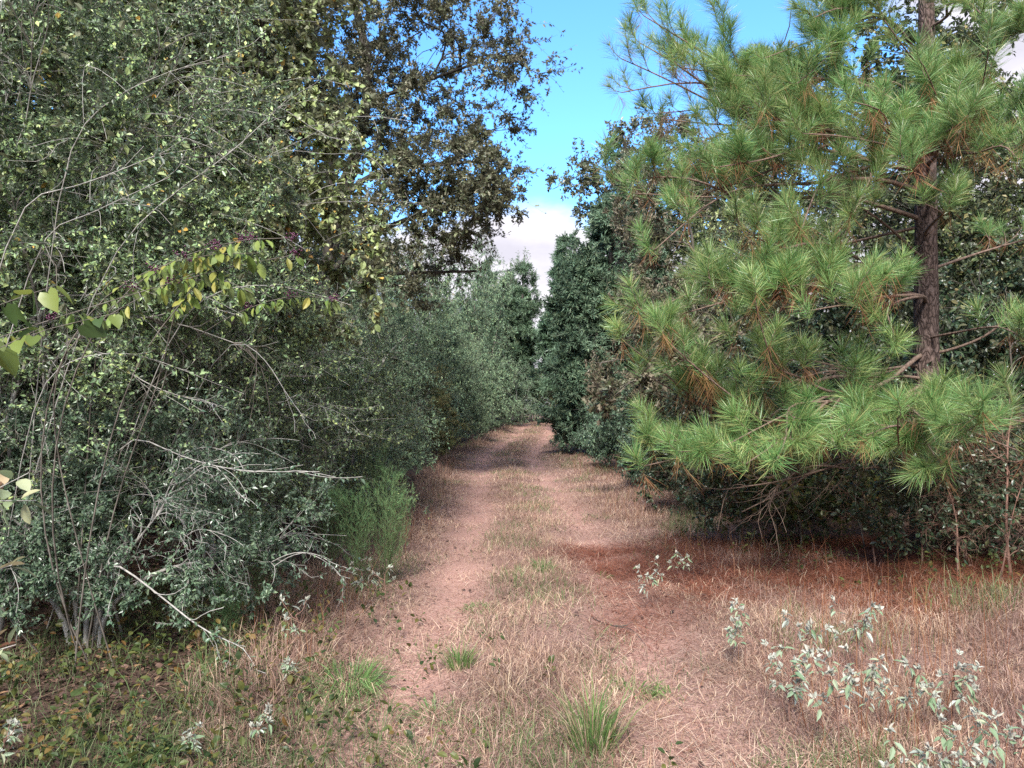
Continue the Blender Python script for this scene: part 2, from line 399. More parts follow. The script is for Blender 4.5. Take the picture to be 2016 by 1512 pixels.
def plant(name, label, cat, base, stems, lobes, n=(14, 90, 900), leaf='yaupon', bark='pale_bark', stem_r=.03, lsize=.03, lwid=.5, lper=12,
          templ='diamond', seed=1, group=None, shell=.4, nscale=1.2, thr=-.1, twig_r=.0022, twig_len=.6, split_limbs=False, limb_k=.012, droop=.1, up=.6, jit=.6, fwd=.6,
          bare=0, arcs=0, arc_len=1.35, sides=7, wig=.06, trunk_name='trunk', lift=.15, leaf2=None, extra=None, bend=.45):
    """a woody plant grown towards points of its crown; coordinates are relative to its base"""
    rng = np.random.default_rng(seed)
    bx, by = base
    root = empty(name, (bx, by, g0(bx, by)), label, cat, group)
    S = np.array([[s[0] for s in stems], [s[1] for s in stems]])
    A, B = S[0].astype(float), S[1].astype(float)
    r0 = np.array([s[2] if len(s) > 2 else stem_r for s in stems])
    A[:, 2] -= .05
    P0 = curves(A, B, np.tile([0, 0, 1.], (len(A), 1)), 14, rng, .5, .035)
    R0 = taper(r0, r0 * .3, 14); R0[:, 0] *= 1.35; R0[:, 1] *= 1.1
    t1 = blob_targets(lobes, n[0], rng, .1, nscale, -1)
    a, d, r = attach(t1, nodes(P0, R0, .22), .5)
    P1 = curves(a, t1, d + np.array([0, 0, .25]), 9, rng, bend, wig, lift * .3)
    L1 = np.linalg.norm(t1 - a, axis=1)
    r1 = np.minimum(r * .75, np.maximum(limb_k * L1 + .003, twig_r * 2)); R1 = taper(r1, r1 * .35, 9)
    t2 = blob_targets(lobes, n[1], rng, shell * .6, nscale, thr, seed * 3.7)
    a, d, r = attach(t2, [np.concatenate(q) for q in zip(nodes(P1, R1, .2), nodes(P0, R0, .5))])
    P2 = curves(a, t2, d, 7, rng, .4, wig, lift * .2)
    L2 = np.linalg.norm(t2 - a, axis=1)
    r2 = np.minimum(r * .7, np.maximum(.008 * L2 + .002, twig_r * 1.3)); R2 = taper(r2, r2 * .4, 7)
    t3 = blob_targets(lobes, n[2], rng, shell, nscale, thr, seed * 3.7)
    a, d, r = attach(t3, nodes(P2, R2, .15), .5)
    dv = t3 - a; l3 = np.linalg.norm(dv, axis=1, keepdims=True)
    t3 = a + dv * np.minimum(1, twig_len / np.maximum(l3, 1e-6))
    P3 = curves(a, t3, d, 6, rng, .35, wig * 1.2)
    r3 = np.minimum(r * .8, twig_r); R3 = taper(r3, r3 * .5, 6)
    bm = M[bark]
    if split_limbs:
        build(trunk_name, [tubes(P0, R0, sides + 3)], bm, root, True)
        for k in range(len(P1)):
            build('limb', [tubes(P1[k:k + 1], R1[k:k + 1], sides)], bm, root, True)
    else:
        build(trunk_name, [tubes(P0, R0, sides + 1), tubes(P1, R1, sides)], bm, root, True)
    lv = [leaves_on(P3, lper, rng, lsize, lwid, templ, .1, fwd, droop, up, jit)]
    if lper: lv.append(leaves_on(P2[:, 3:], lper * .5, rng, lsize, lwid, templ, .2, fwd, droop, up, jit))
    ch = [(v, f, 0) for v, f in lv] + [(*tubes(P2, R2, 4), 1), (*tubes(P3, R3, 3), 1)]
    mats = [M[leaf], bm]
    if leaf2:
        v, f = leaves_on(P3, lper * leaf2[1], rng, lsize * (leaf2[2] if len(leaf2) > 2 else 1), lwid, 'oval' if len(leaf2) > 2 else templ, .1, fwd, droop, up, jit)
        ch.append((v, f, 2)); mats.append(M[leaf2[0]])
    build('crown', ch, mats, root)
    if arcs:
        nd = nodes(P1, R1, .45); i = rng.integers(0, len(nd[0]), arcs); a = nd[0][i]
        cen = a.mean(0); o = nrm((a - cen) * [1, 1, 0] + rng.normal(0, .35, (arcs, 3)) * [1, 1, .5] + [.35, -.55, .1])
        ln = rng.uniform(.35, 1, arcs)[:, None] * arc_len
        e = a + o * ln; e[:, 2] -= ln[:, 0] * rng.uniform(-.15, .4, arcs)
        Pa = curves(a, e, o + [0, 0, .5], 12, rng, .5, .05); ra = rng.uniform(.0015, .0034, arcs); Ra = taper(ra, ra * .45, 12)
        m = arcs * 5; i = rng.integers(0, arcs, m); k = rng.integers(3, 11, m); q = Pa[i, k]; T = nrm(Pa[i, k + 1] - q) if True else 0
        Pt = curves(q, q + nrm(T + nrm(rng.normal(size=(m, 3))) * .9) * rng.uniform(.06, .26, (m, 1)), T, 5, rng, .4, .08); Rt = np.full((m, 5), .0011)
        vA, fA = leaves_on(Pt, 6, rng, lsize, lwid, templ, .1, fwd, droop, up, jit); vB, fB = leaves_on(Pa[:, 5:], 9, rng, lsize, lwid, templ, .1, fwd, droop, up, jit)
        build('twig_spray', [(*tubes(Pa, Ra, 4), 0), (*tubes(Pt, Rt, 3), 0), (vA, fA, 1), (vB, fB, 1)], [bm, M[leaf]], root)
    if bare:
        bt = blob_targets([extra], bare, rng, .1, 1, -1)
        a, d, r = attach(bt, [np.concatenate(q) for q in zip(nodes(P0, R0, .1), nodes(P1, R1, .1))], .4)
        Pb = curves(a, bt, d, 9, rng, .5, .10)
        rb = np.clip(.0035 * np.linalg.norm(bt - a, axis=1),   .0016, .007); Rb = taper(rb, rb * .35, 9)
        bt2 = blob_targets([extra], bare * 7, rng, .1, 1, -1)
        a, d, r = attach(bt2, nodes(Pb, Rb, .15), .5)
        dv = bt2 - a; l3 = np.linalg.norm(dv, axis=1, keepdims=True); bt2 = a + dv * np.minimum(1, .7 / np.maximum(l3, 1e-6))
        Pc = curves(a, bt2, d, 7, rng, .4, .12); rc = np.full(len(Pc), .0013); Rc = taper(rc, rc * .5, 7)
        vL, fL = leaves_on(Pc, 11, rng, lsize, lwid, templ, .3, fwd, droop, up, jit)
        build('bare_branchwork', [(*tubes(Pb, Rb, 4), 0), (*tubes(Pc, Rc, 3), 0), (vL, fL, 1)], [M['mid_bark'] if bark == 'pale_bark' and rng.uniform() < 1 else bm, M[leaf]], root)
    return root


def rel(px, py, d, base):
    q = W(px, py, d); return (q[0] - base[0], q[1] - base[1], q[2] - g0(*base))
EXPOSURE, SKY, SUN, SUN_ANGLE, SUN_EL, SUN_AZ = 1.72, .13, 3.1, 14, 42, 190
SKYTINT = (.46, .82, 1.15, 1)
CLOUD = (2.8, 2.72, 2.9, 1)


# ================================================================== camera, sky and sun
sc = bpy.context.scene
cam = bpy.data.cameras.new('camera'); cam.sensor_width = 36; cam.lens = F_PX / 2016 * 36
cam.clip_start = .05; cam.clip_end = 2000
co = bpy.data.objects.new('camera', cam); C.objects.link(co); co.location = (0, 0, CAMZ)
co.rotation_euler = (math.radians(90) + math.atan((HY - 756) / F_PX), 0, 0)
sc.camera = co
sc.view_settings.view_transform = 'Standard'; sc.view_settings.look = 'None'; sc.view_settings.gamma = 1
sc.view_settings.exposure = EXPOSURE
try: sc.view_settings.use_curve_mapping = False
except Exception: pass

wd = bpy.data.worlds.new('World'); sc.world = wd; wd.use_nodes = True
nt = wd.node_tree; nt.nodes.clear(); N, L = nt.nodes, nt.links
out = N.new('ShaderNodeOutputWorld'); bg = N.new('ShaderNodeBackground'); bg.inputs['Strength'].default_value = SKY
L.new(bg.outputs[0], out.inputs[0])
sky = N.new('ShaderNodeTexSky'); sky.sky_type = 'NISHITA'; sky.sun_disc = False
sky.sun_elevation = math.radians(SUN_EL); sky.sun_rotation = math.radians(SUN_AZ)
tc = N.new('ShaderNodeTexCoord'); sx = N.new('ShaderNodeSeparateXYZ'); L.new(tc.outputs['Generated'], sx.inputs[0])
mp = N.new('ShaderNodeMapping'); mp.inputs['Scale'].default_value = (1, 1, 2.0); L.new(tc.outputs['Generated'], mp.inputs[0])
no = N.new('ShaderNodeTexNoise'); no.inputs['Scale'].default_value = 3.2; no.inputs['Detail'].default_value = 7; no.inputs['Roughness'].default_value = .55
L.new(mp.outputs[0], no.inputs['Vector'])


def math_n(op, a, b, clamp=False):
    n = N.new('ShaderNodeMath'); n.operation = op; n.use_clamp = clamp
    for i, q in enumerate((a, b)):
        if isinstance(q, (int, float)): n.inputs[i].default_value = q
        else: L.new(q, n.inputs[i])
    return n.outputs[0]


low = N.new('ShaderNodeMapRange'); low.interpolation_type = 'SMOOTHSTEP'      # cloud bank low over the trees
low.inputs[1].default_value = .285; low.inputs[2].default_value = .17; low.inputs[3].default_value = 0; low.inputs[4].default_value = .45
L.new(sx.outputs['Z'], low.inputs[0])
east = N.new('ShaderNodeMapRange'); east.inputs[1].default_value = .30; east.inputs[2].default_value = .5; east.inputs[3].default_value = 0; east.inputs[4].default_value = .35
L.new(sx.outputs['X'], east.inputs[0])
back = N.new('ShaderNodeMapRange'); back.inputs[1].default_value = .45; back.inputs[2].default_value = -.2; back.inputs[3].default_value = 0; back.inputs[4].default_value = .3
L.new(sx.outputs['Y'], back.inputs[0])
s1 = math_n('ADD', math_n('ADD', no.outputs['Fac'], low.outputs[0]), math_n('ADD', east.outputs[0], back.outputs[0]))
cm = N.new('ShaderNodeMapRange'); cm.interpolation_type = 'SMOOTHSTEP'; cm.inputs[1].default_value = .68; cm.inputs[2].default_value = .86
L.new(s1, cm.inputs[0])
tint = N.new('ShaderNodeMix'); tint.data_type = 'RGBA'; tint.blend_type = 'MULTIPLY'; tint.inputs['Factor'].default_value = 1
L.new(sky.outputs[0], tint.inputs['A']); tint.inputs['B'].default_value = SKYTINT
cl = N.new('ShaderNodeMix'); cl.data_type = 'RGBA'
n2 = N.new('ShaderNodeTexNoise'); n2.inputs['Scale'].default_value = 9; n2.inputs['Detail'].default_value = 6; L.new(mp.outputs[0], n2.inputs['Vector'])
cr = ramp(nt, [(CLOUD[0] * .72, CLOUD[1] * .72, CLOUD[2] * .77, .36), (*CLOUD[:3], .62)]); L.new(n2.outputs['Fac'], cr.inputs[0])
L.new(cm.outputs[0], cl.inputs['Factor']); L.new(tint.outputs['Result'], cl.inputs['A']); L.new(cr.outputs[0], cl.inputs['B'])
L.new(cl.outputs['Result'], bg.inputs['Color'])

sun = bpy.data.lights.new('sun', 'SUN'); sun.energy = SUN; sun.angle = math.radians(SUN_ANGLE); sun.color = (1, .95, .88)
so = bpy.data.objects.new('sun', sun); C.objects.link(so)
az, el = math.radians(SUN_AZ), math.radians(SUN_EL)
dv = Vector((math.sin(az) * math.cos(el), math.cos(az) * math.cos(el), math.sin(el)))
so.rotation_euler = dv.to_track_quat('Z', 'Y').to_euler()
so.location = dv * 60

# ================================================================== ground
LY = [2, 3.2, 4.5, 6, 8, 10, 14, 22, 30, 38, 48, 70]; LX = [-.75, -.85, -1.4, -1.75, -1.5, -1.25, -1.4, -1.9, -1.35, -.35, .8, 2]
RY = [2, 5.4, 6.6, 8, 9, 12, 15.6, 20, 28, 36, 50, 70]; RX = [4.2, 3.9, 3.4, 2.7, 2.1, 2.2, 2.3, 1.7, 1.6, 2.2, 2.7, 4]


def lx(y): return np.interp(y, LY, LX)
def rx(y): return np.interp(y, RY, RX)


def noise2(x, y, s, seed):
    r = np.random.default_rng(seed); v = 0
    for k in range(5):
        a = r.uniform(0, 2 * np.pi); f = s * r.uniform(.6, 1.9); v = v + np.sin((np.cos(a) * x + np.sin(a) * y) * f + r.uniform(0, 6.3) + 1.5 * np.sin((np.sin(a) * x - np.cos(a) * y) * f * .7 + r.uniform(0, 6)))
    return v / 2.2


def zone(x, y):
    u = np.abs(x - trail_x(y))
    track = np.exp(-((u - .70 + .05 * noise2(x, y, 1.7, 51)) / .27) ** 2) * (.85 + .2 * noise2(x, y, 2.5, 52)) + .05 * (u < 1.2)
    e = ((x - 3.2) / 2.6) ** 2 + ((y - 7.6) / 1.7) ** 2
    nz = noise2(x, y, 2.6, 41)
    needles = sstep(1.3, .4, e + .38 * nz + .12 * noise2(x, y, 8, 42))
    e2 = ((x - 1.15 - .05 * (y - 7)) / .55) ** 2 + ((y - 7.0) / 2.0) ** 2
    needles = np.maximum(needles, .42 * sstep(1.3, .0, e2 + .45 * nz))
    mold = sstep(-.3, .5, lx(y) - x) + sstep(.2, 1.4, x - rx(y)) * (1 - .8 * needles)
    return np.clip(track, 0, 1), np.clip(needles, 0, 1), np.clip(mold, 0, 1)


def axis(parts):
    return np.unique(np.concatenate([np.arange(a, b, s) for a, b, s in parts]).round(4))


def sheet(name, gx, gy, dz, kind, label=None):
    X, Y = np.meshgrid(gx, gy)
    if X.ndim == 2 and name == 'path':
        X = trail_x(Y) + X * (1 + .06 * np.sin(Y * 2.3) + .05 * np.sin(Y * 5.1 + 1 + X))
    V = np.stack([X, Y, gz(X, Y) + dz], -1).reshape(-1, 3)
    ny, nx = X.shape
    idx = np.arange(nx * ny).reshape(ny, nx)
    Fq = np.stack([idx[:-1, :-1], idx[:-1, 1:], idx[1:, 1:], idx[1:, :-1]], -1).reshape(-1, 4)
    o = build(name, [(V, Fq)], M['ground'], smooth=True)
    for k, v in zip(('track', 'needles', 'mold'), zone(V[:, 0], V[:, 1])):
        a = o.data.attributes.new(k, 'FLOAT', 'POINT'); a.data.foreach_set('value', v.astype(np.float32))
    return tag(o, kind=kind)


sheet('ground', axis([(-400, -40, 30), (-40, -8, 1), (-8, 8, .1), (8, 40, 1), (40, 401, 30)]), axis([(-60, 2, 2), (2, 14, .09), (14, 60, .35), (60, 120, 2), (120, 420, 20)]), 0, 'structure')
sheet('path', np.linspace(-1.12, 1.12, 26), axis([(-20, 2, 1), (2, 14, .09), (14, 60, .3), (60, 90, 2)]), .004, 'structure')


# ------------------------------------------------------------------ grass and litter (nobody could count it)
def sample_xy(n, rng, x0, x1, y0=2.7, y1=58., p=1.55):
    q = 1 - p
    y = (y0 ** q + rng.uniform(0, 1, n) * (y1 ** q - y0 ** q)) ** (1 / q)
    x = x0(y) + rng.uniform(0, 1, n) * (x1(y) - x0(y))
    return x, y


def blades(x, y, h, w, lean, rng, bend=.5, z0=None, az=None):
    n = len(x)
    az = rng.uniform(0, 2 * np.pi, n) if az is None else az
    dirn = np.stack([np.cos(az), np.sin(az), np.zeros(n)], 1)
    side = np.stack([-np.sin(az + rng.normal(0, .8, n)), np.cos(az + rng.normal(0, .8, n)), np.zeros(n)], 1)
    base = np.stack([x, y, (gz(x, y) if z0 is None else z0)], 1)
    up = np.array([0, 0, 1.])
    a1 = lean; a2 = np.clip(lean + bend * np.abs(rng.normal(1, .5, n)), 0, 1.9)
    m = base + h[:, None] * .55 * (np.cos(a1)[:, None] * up + np.sin(a1)[:, None] * dirn)
    t = m + h[:, None] * .45 * (np.cos(a2)[:, None] * up + np.sin(a2)[:, None] * dirn)
    t[:, 2] = np.maximum(t[:, 2], base[:, 2] + .004)
    s = side * w[:, None] / 2
    V = np.stack([base - s, base + s, m - s * .85, m + s * .85, t], 1).reshape(-1, 3)
    Fq = (np.array([(0, 1, 3), (0, 3, 2), (2, 3, 4)])[None] + (np.arange(n) * 5)[:, None, None]).reshape(-1, 3)
    return V, Fq


def grass(name, n, mat, rng, keep, hfun, wid=.0032, lean=(.5, .35), bend=.5, y1=58., x0=lambda y: lx(y) - .5, x1=lambda y: rx(y) + .6, p=1.55, lift=0):
    x, y = sample_xy(n, rng, x0, x1, y1=y1, p=p)
    k = rng.uniform(0, 1, n) < keep(x, y); x, y = x[k], y[k]
    h = hfun(x, y) * np.clip(rng.normal(1, .35, len(x)), .3, 2.2)
    w = wid * np.clip(rng.normal(1, .25, len(x)), .5, 1.8) * np.maximum(1, y / 9)
    V, Fq = blades(x, y, h, w, np.clip(rng.normal(lean[0], lean[1], len(x)), 0, 1.55), rng, bend, gz(x, y) + rng.uniform(0, 1, len(x)) * lift)
    return tag(build(name, [(V, Fq)], mat), kind='stuff')


def U(x, y): return np.abs(x - trail_x(y))


rg = np.random.default_rng(11)
tall = lambda x, y: .045 + .075 * np.exp(-(U(x, y) / .45) ** 2) + (.05 + .07 * np.clip(noise2(x, y, 1.5, 8), 0, 1) + .16 * sstep(.5, 0, np.abs(x - lx(y)))) * sstep(1.0, 1.7, U(x, y))
tag(grass('dry_grass', 190000, M['grass_dry'], rg, lambda x, y: np.clip(.50 + .5 * noise2(x, y, 3, 1), .1, 1) * (1 - .80 * zone(x, y)[0]) * (1 - .85 * zone(x, y)[1]) * (1 - .6 * zone(x, y)[2]), tall, wid=.0038, lean=(.75, .45), bend=.8), 'short dead tan grass covering the track and its verges', 'grass')
tag(grass('mauve_grass', 170000, M['grass_mauve'], rg, lambda x, y: np.clip(.5 - .5 * noise2(x, y, 2.4, 1) + .25 * sstep(1, 1.8, U(x, y)), .1, 1) * (1 - .78 * zone(x, y)[0]) * (1 - .8 * zone(x, y)[1]) * (1 - .6 * zone(x, y)[2]), tall, lean=(.6, .45), bend=.6), 'withered brownish mauve grass standing along the verges', 'grass')
tag(grass('straw_litter', 190000, M['straw'], rg, lambda x, y: np.clip(.5 + .35 * noise2(x, y, 4, 3), .1, 1) * (1 - .30 * zone(x, y)[0]) * (1 - .8 * zone(x, y)[1]) * (1 - .8 * zone(x, y)[2]), lambda x, y: .12 + 0 * x, wid=.0025, lean=(1.32, .22), bend=.35, lift=.025, y1=40), 'pale flattened straw lying across the wheel tracks', 'straw')
tag(grass('pine_straw', 210000, M['pine_straw'], rg, lambda x, y: np.clip(zone(x, y)[1] * 1.1 + .02, 0, 1), lambda x, y: .14 + 0 * x, wid=.0026, lean=(1.40, .14), bend=.12, lift=.03, y1=12, x0=lambda y: .3 + 0 * y, x1=lambda y: 5.6 + 0 * y, p=.6), 'rust red fallen pine needles below the big pine', 'pine straw')
tag(grass('green_grass', 110000, M['grass_green'], rg, lambda x, y: np.clip(noise2(x, y, 2.1, 5) - .25 + .55 * np.exp(-(U(x, y) / .40) ** 2) + .12 * sstep(1.15, 1.7, U(x, y)) * (x < 0), 0, 1) * (1 - .8 * zone(x, y)[0]) * (1 - .9 * zone(x, y)[1]) * (1 - .5 * zone(x, y)[2]), lambda x, y: .07 + .04 * np.exp(-(U(x, y) / .5) ** 2) + .13 * sstep(1.1, 1.8, U(x, y)), wid=.0036, lean=(.55, .35), bend=.7), 'thin fading green grass between the wheel tracks', 'grass')


rw = np.random.default_rng(12)
tag(grass('twig_litter', 9000, M['litter'], rw, lambda x, y: np.clip(zone(x, y)[2], 0, 1), lambda x, y: .22 + 0 * x, wid=.0032, lean=(1.40, .16), bend=.15, y1=14, lift=.05, x0=lambda y: lx(y) - 3, x1=lambda y: rx(y) + 2.5, p=1.02), 'thin dead twigs littering the shaded forest floor', 'twigs')
tag(grass('shade_grass', 15000, M['grass_green'], rw, lambda x, y: np.clip((x < 0) * (.35 + .6 * noise2(x, y, 2.2, 31)), 0, 1), lambda x, y: .13 + 0 * x, wid=.003, lean=(.6, .35), bend=.8, y1=8, x0=lambda y: lx(y) - 1.6, x1=lambda y: lx(y) + .6, p=1.02), 'thin green grass at the shaded foot of the left thicket', 'grass')
tag(grass('weed_stalks', 9000, M['dead_needle'], rw, lambda x, y: np.clip(sstep(.95, 1.5, U(x, y)) * (.35 + .5 * noise2(x, y, 1.2, 14)), 0, 1) * (1 - .6 * zone(x, y)[2]), lambda x, y: .30 + 0 * x, wid=.0028, lean=(.22, .16), bend=.12, y1=20), 'thin reddish dead weed stalks among the verge grass', 'dead weeds')


def leaf_litter():
    rng = np.random.default_rng(5)
    n = 52000
    y = rng.uniform(2.8, 13, n); left = rng.uniform(0, 1, n) < .6
    x = np.where(left, lx(y) - rng.uniform(-.5, 3.2, n), rx(y) + rng.uniform(-.7, 3, n))
    k = rng.uniform(0, 1, n) < np.clip(zone(x, y)[2] + .12, 0, 1)
    m = 900
    xs = rng.uniform(-1.9, 3.2, m); ys = rng.uniform(2.8, 12, m)
    x = np.concatenate([x[k], xs]); y = np.concatenate([y[k], ys])
    pos = np.stack([x, y, gz(x, y) + rng.uniform(.006, .04, len(x))], 1)
    a = rng.uniform(0, 6.283, len(x))
    Lv = nrm(np.stack([np.cos(a), np.sin(a), rng.normal(0, .25, len(x))], 1))
    Nv = nrm(np.stack([rng.normal(0, .4, len(x)), rng.normal(0, .4, len(x)), np.ones(len(x))], 1))
    V, Fq = place_leaves(pos, Lv, Nv, rng.uniform(.015, .055, len(x)), .5, 'lance')
    tag(build('leaf_litter', [(V, Fq)], M['litter']), 'brown fallen leaves scattered on the shaded forest floor', 'fallen leaves', kind='stuff')


leaf_litter()


def ground_cover():
    rng = np.random.default_rng(9)
    n = 520
    y = rng.uniform(3.0, 6.4, n); x = lx(y) - rng.normal(.55, .7, n)
    n2 = 110
    y2 = rng.uniform(6.3, 9.2, n2); x2 = rx(y2) + rng.uniform(-.5, 1.6, n2)
    x = np.concatenate([x, x2]); y = np.concatenate([y, y2])
    k = 8
    hh = rng.uniform(.03, .26, len(x))
    A = np.stack([x, y, gz(x, y)], 1); B = A + np.stack([rng.normal(0, .06, len(x)), rng.normal(0, .06, len(x)), hh], 1)
    P = curves(A, B, np.tile([0, 0, 1.], (len(x), 1)), 5, rng, .5, .1)
    V, Fq = leaves_on(P, k, rng, .034, .6, 'oval', .3, .3, .15, 1.0, .4, petiole=.02, sdev=.4)
    R = np.full((len(x), 5), .0013)
    o = build('ground_vine', [(V, Fq, 0), (*tubes(P, R, 3), 1)], [M['cover'], M['stem_green']])
    tag(o, 'low yellow green creeping vine leaves on the forest floor', 'ground cover', kind='stuff')


ground_cover()


# ================================================================== plants that can be told apart
def tuft(base, n, h, spread, label, green=.8, seed=0, flop=.0, group='grass tufts on the track'):
    rng = np.random.default_rng(seed); n = int(n * 1.5); h *= 1.12; spread *= 1.15
    bx, by = base
    root = empty('grass_tuft', (bx, by, g0(bx, by)), label, 'grass tuft', group)
    for nm, cnt, mt in (('green_blade_clump', int(n * green), 'tuft_green'), ('dry_blade_clump', int(n * (1 - green)), 'grass_dry')):
        if cnt < 24: continue
        a = rng.uniform(0, 6.283, cnt); r = spread * np.sqrt(rng.uniform(0, 1, cnt)) * .55
        if nm[0] == 'd': r = r * 1.3
        x, y = r * np.cos(a), r * np.sin(a)
        hh = h * np.clip(rng.normal(.8, .25, cnt), .25, 1.25)
        V, Fq = blades(x, y, hh, rng.uniform(.003, .006, cnt), np.clip(rng.normal(.18 + .6 * r / max(spread, .01) + flop, .14, cnt), 0, 1.4), rng, .45 + flop, -.01 + 0 * x, a + rng.normal(0, .5, cnt))
        build(nm, [(V, Fq)], M[mt], root)
    return root


def gp(px, py):
    """ground point seen at a pixel (flat ground)"""
    d = CAMZ * F_PX / (py - HY); return ((px - CX) / F_PX * d, d)


tuft(gp(1165, 1470), 240, .30, .13, 'tall green grass clump with dead stalks at the bottom of the track', .7, 1)
tuft(gp(905, 1305), 150, .17, .11, 'small upright green grass clump on the left wheel track', .85, 2)
tuft(gp(1070, 1125), 120, .16, .12, 'short green grass tuft in the middle strip further up the track', .8, 3)
tuft(gp(1250, 1345), 130, .15, .15, 'low green grass tuft spreading across the right wheel track', .9, 4, .5)
tuft(gp(1320, 1350), 70, .13, .11, 'flat green grass tuft at the right edge of the right wheel track', .9, 5, .8)
tuft(gp(860, 1395), 150, .17, .16, 'floppy green grass tuft near the bottom of the left wheel track', .75, 6, .6)
tuft(gp(690, 1350), 260, .26, .22, 'wide arching green grass tuft at the left verge below the weeds', .9, 7, .55)
tuft(gp(840, 1470), 110, .16, .15, 'dark matted grass tuft left of the tall green clump', .45, 8, .7)
tuft(gp(1000, 1370), 90, .2, .09, 'dead straw coloured grass tuft in the middle of the track', .0, 9, .3)
tuft(gp(940, 1190), 110, .12, .16, 'thin greenish grass tuft on the inner side of the left wheel track', .7, 10, .5)
tuft(gp(1185, 1125), 60, .10, .14, 'small flat green tuft on the red needles of the right wheel track', .9, 12, .8)
tuft(gp(285, 1500), 80, .18, .1, 'green grass tuft in the bottom left corner among creeping leaves', .9, 13, .3)
tuft(gp(620, 1330), 60, .3, .1, 'tall dry straw tuft standing in front of the left weeds', .1, 14, .2)


def croton(base, h, label, seed, branches=4, lean=(0, 0), lsize=.06, bare=.5):
    rng = np.random.default_rng(seed)
    bx, by = base
    root = empty('croton_plant', (bx, by, g0(bx, by)), label, 'weed', 'silvery croton weeds on the verge')
    top = np.array([lean[0], lean[1], h * .72])
    P0 = curves(np.array([[0, 0, -.02]]), top[None], np.array([[lean[0] * .3, lean[1] * .3, 1.]]), 9, rng, .5, .03)
    ch = [(*tubes(P0, taper(np.array([.0042]), np.array([.0026]), 9), 6), 0)]
    nb = branches * 3 - 1
    t = rng.uniform(bare, 1, nb); t[0] = 1
    k = np.clip((t * 8).astype(int), 0, 8); A = P0[0, k]
    a = rng.uniform(0, 6.283, nb)
    Lb = h * rng.uniform(.2, .42, nb)
    B = A + np.stack([np.cos(a) * Lb * .75, np.sin(a) * Lb * .75, Lb * rng.uniform(.3, .95, nb)], 1)
    P1 = curves(A, B, np.stack([np.cos(a), np.sin(a), .3 + 0 * a], 1), 6, rng, .5, .05)
    ch.append((*tubes(P1, taper(np.full(nb, .0022), np.full(nb, .0014), 6), 4), 0))
    build('stem', ch, [M['stem_red']], root)
    tip = P1[:, 3:]
    V1, F1 = leaves_on(tip, 4.4, rng, lsize * .66, .32, 'lance', .0, .35, .7, .8, .35, .35, petiole=.008)
    V2, F2 = leaves_on(P1, 1.6, rng, lsize * .75, .34, 'lance', .2, .3, .8, .8, .4, .3, petiole=.01)
    build('leaf_canopy', [(V1, F1), (V2, F2)], M['croton'], root)
    end = P1[:, -2:]
    for q in end:
        build('flower_head', [leaves_on(q[None], 14, rng, lsize * .36, .5, 'lance', .4, .9, -.2, .4, .8)], M['croton_tip'], root)
    return root


CR = [((1465, 1315), 1165, 'silvery croton weed with a leafy top at the right wheel track, left of the others', 4),
      ((1560, 1390), 1180, 'slender croton weed with pale leaves in front of the dark thicket', 3),
      ((1680, 1330), 1170, 'spreading croton weed with drooping pale leaves nearest the pine trunk', 4),
      ((1550, 1420), 1275, 'low croton weed of grey leaves beside the right wheel track', 4),
      ((1640, 1500), 1255, 'many stemmed croton weed with brown stalks in the middle of the patch', 4),
      ((1700, 1440), 1270, 'short croton weed tucked between two taller ones on the verge', 3),
      ((1780, 1450), 1265, 'croton weed with bare brown stem and whitish tips on the verge', 3),
      ((1870, 1440), 1270, 'croton weed with long hanging leaves towards the right picture edge', 4),
      ((1285, 1190), 1090, 'small croton weed on the red needles by the right wheel track', 3),
      ((1345, 1160), 1075, 'faded little croton weed at the edge of the pine needles', 2)]
for i, (bp, ty, lb, nb) in enumerate(CR):
    b = gp(*bp); d = b[1]
    croton(b, max(.2, CAMZ + (HY - ty) / F_PX * d - g0(*b)), lb, 40 + i, nb, (RNG.normal(0, .05), RNG.normal(0, .04)))
for i, (px, d, ty, lb, nb) in enumerate([(1770, 3.0, 1420, 'large pale croton weed cut by the bottom edge of the picture', 4), (1880, 3.05, 1385, 'tall leafy croton weed in the bottom right corner', 5),
                                         (1985, 3.1, 1365, 'croton weed touching the right edge of the picture', 4), (1925, 2.8, 1440, 'broad leaved croton weed lowest in the bottom right corner', 4)]):
    x = (px - CX) / F_PX * d
    croton((x, d), CAMZ + (HY - ty) / F_PX * d, lb, 60 + i, nb, lsize=.06, bare=.35)
for i, (px, py, ty, lb) in enumerate([(715, 1200, 1095, 'pale croton weed at the foot of the feathery weeds'), (760, 1215, 1095, 'pale croton weed with star shaped top beside the left track'),
                                      (590, 1310, 1165, 'whitish croton weed in front of the feathery plant'), (520, 1470, 1375, 'grey croton weed in the brown grass at the bottom left'),
                                      (385, 1490, 1415, 'small grey croton weed among brown leaves at the bottom left'), (20, 1520, 1420, 'pale croton weed in the far bottom left corner'),
                                      (570, 1360, 1285, 'tiny croton weed at the dark edge of the left thicket')]):
    b = gp(px, py)
    croton(b, max(.15, CAMZ + (HY - ty) / F_PX * b[1] - g0(*b)), lb, 80 + i, 2, lsize=.055)


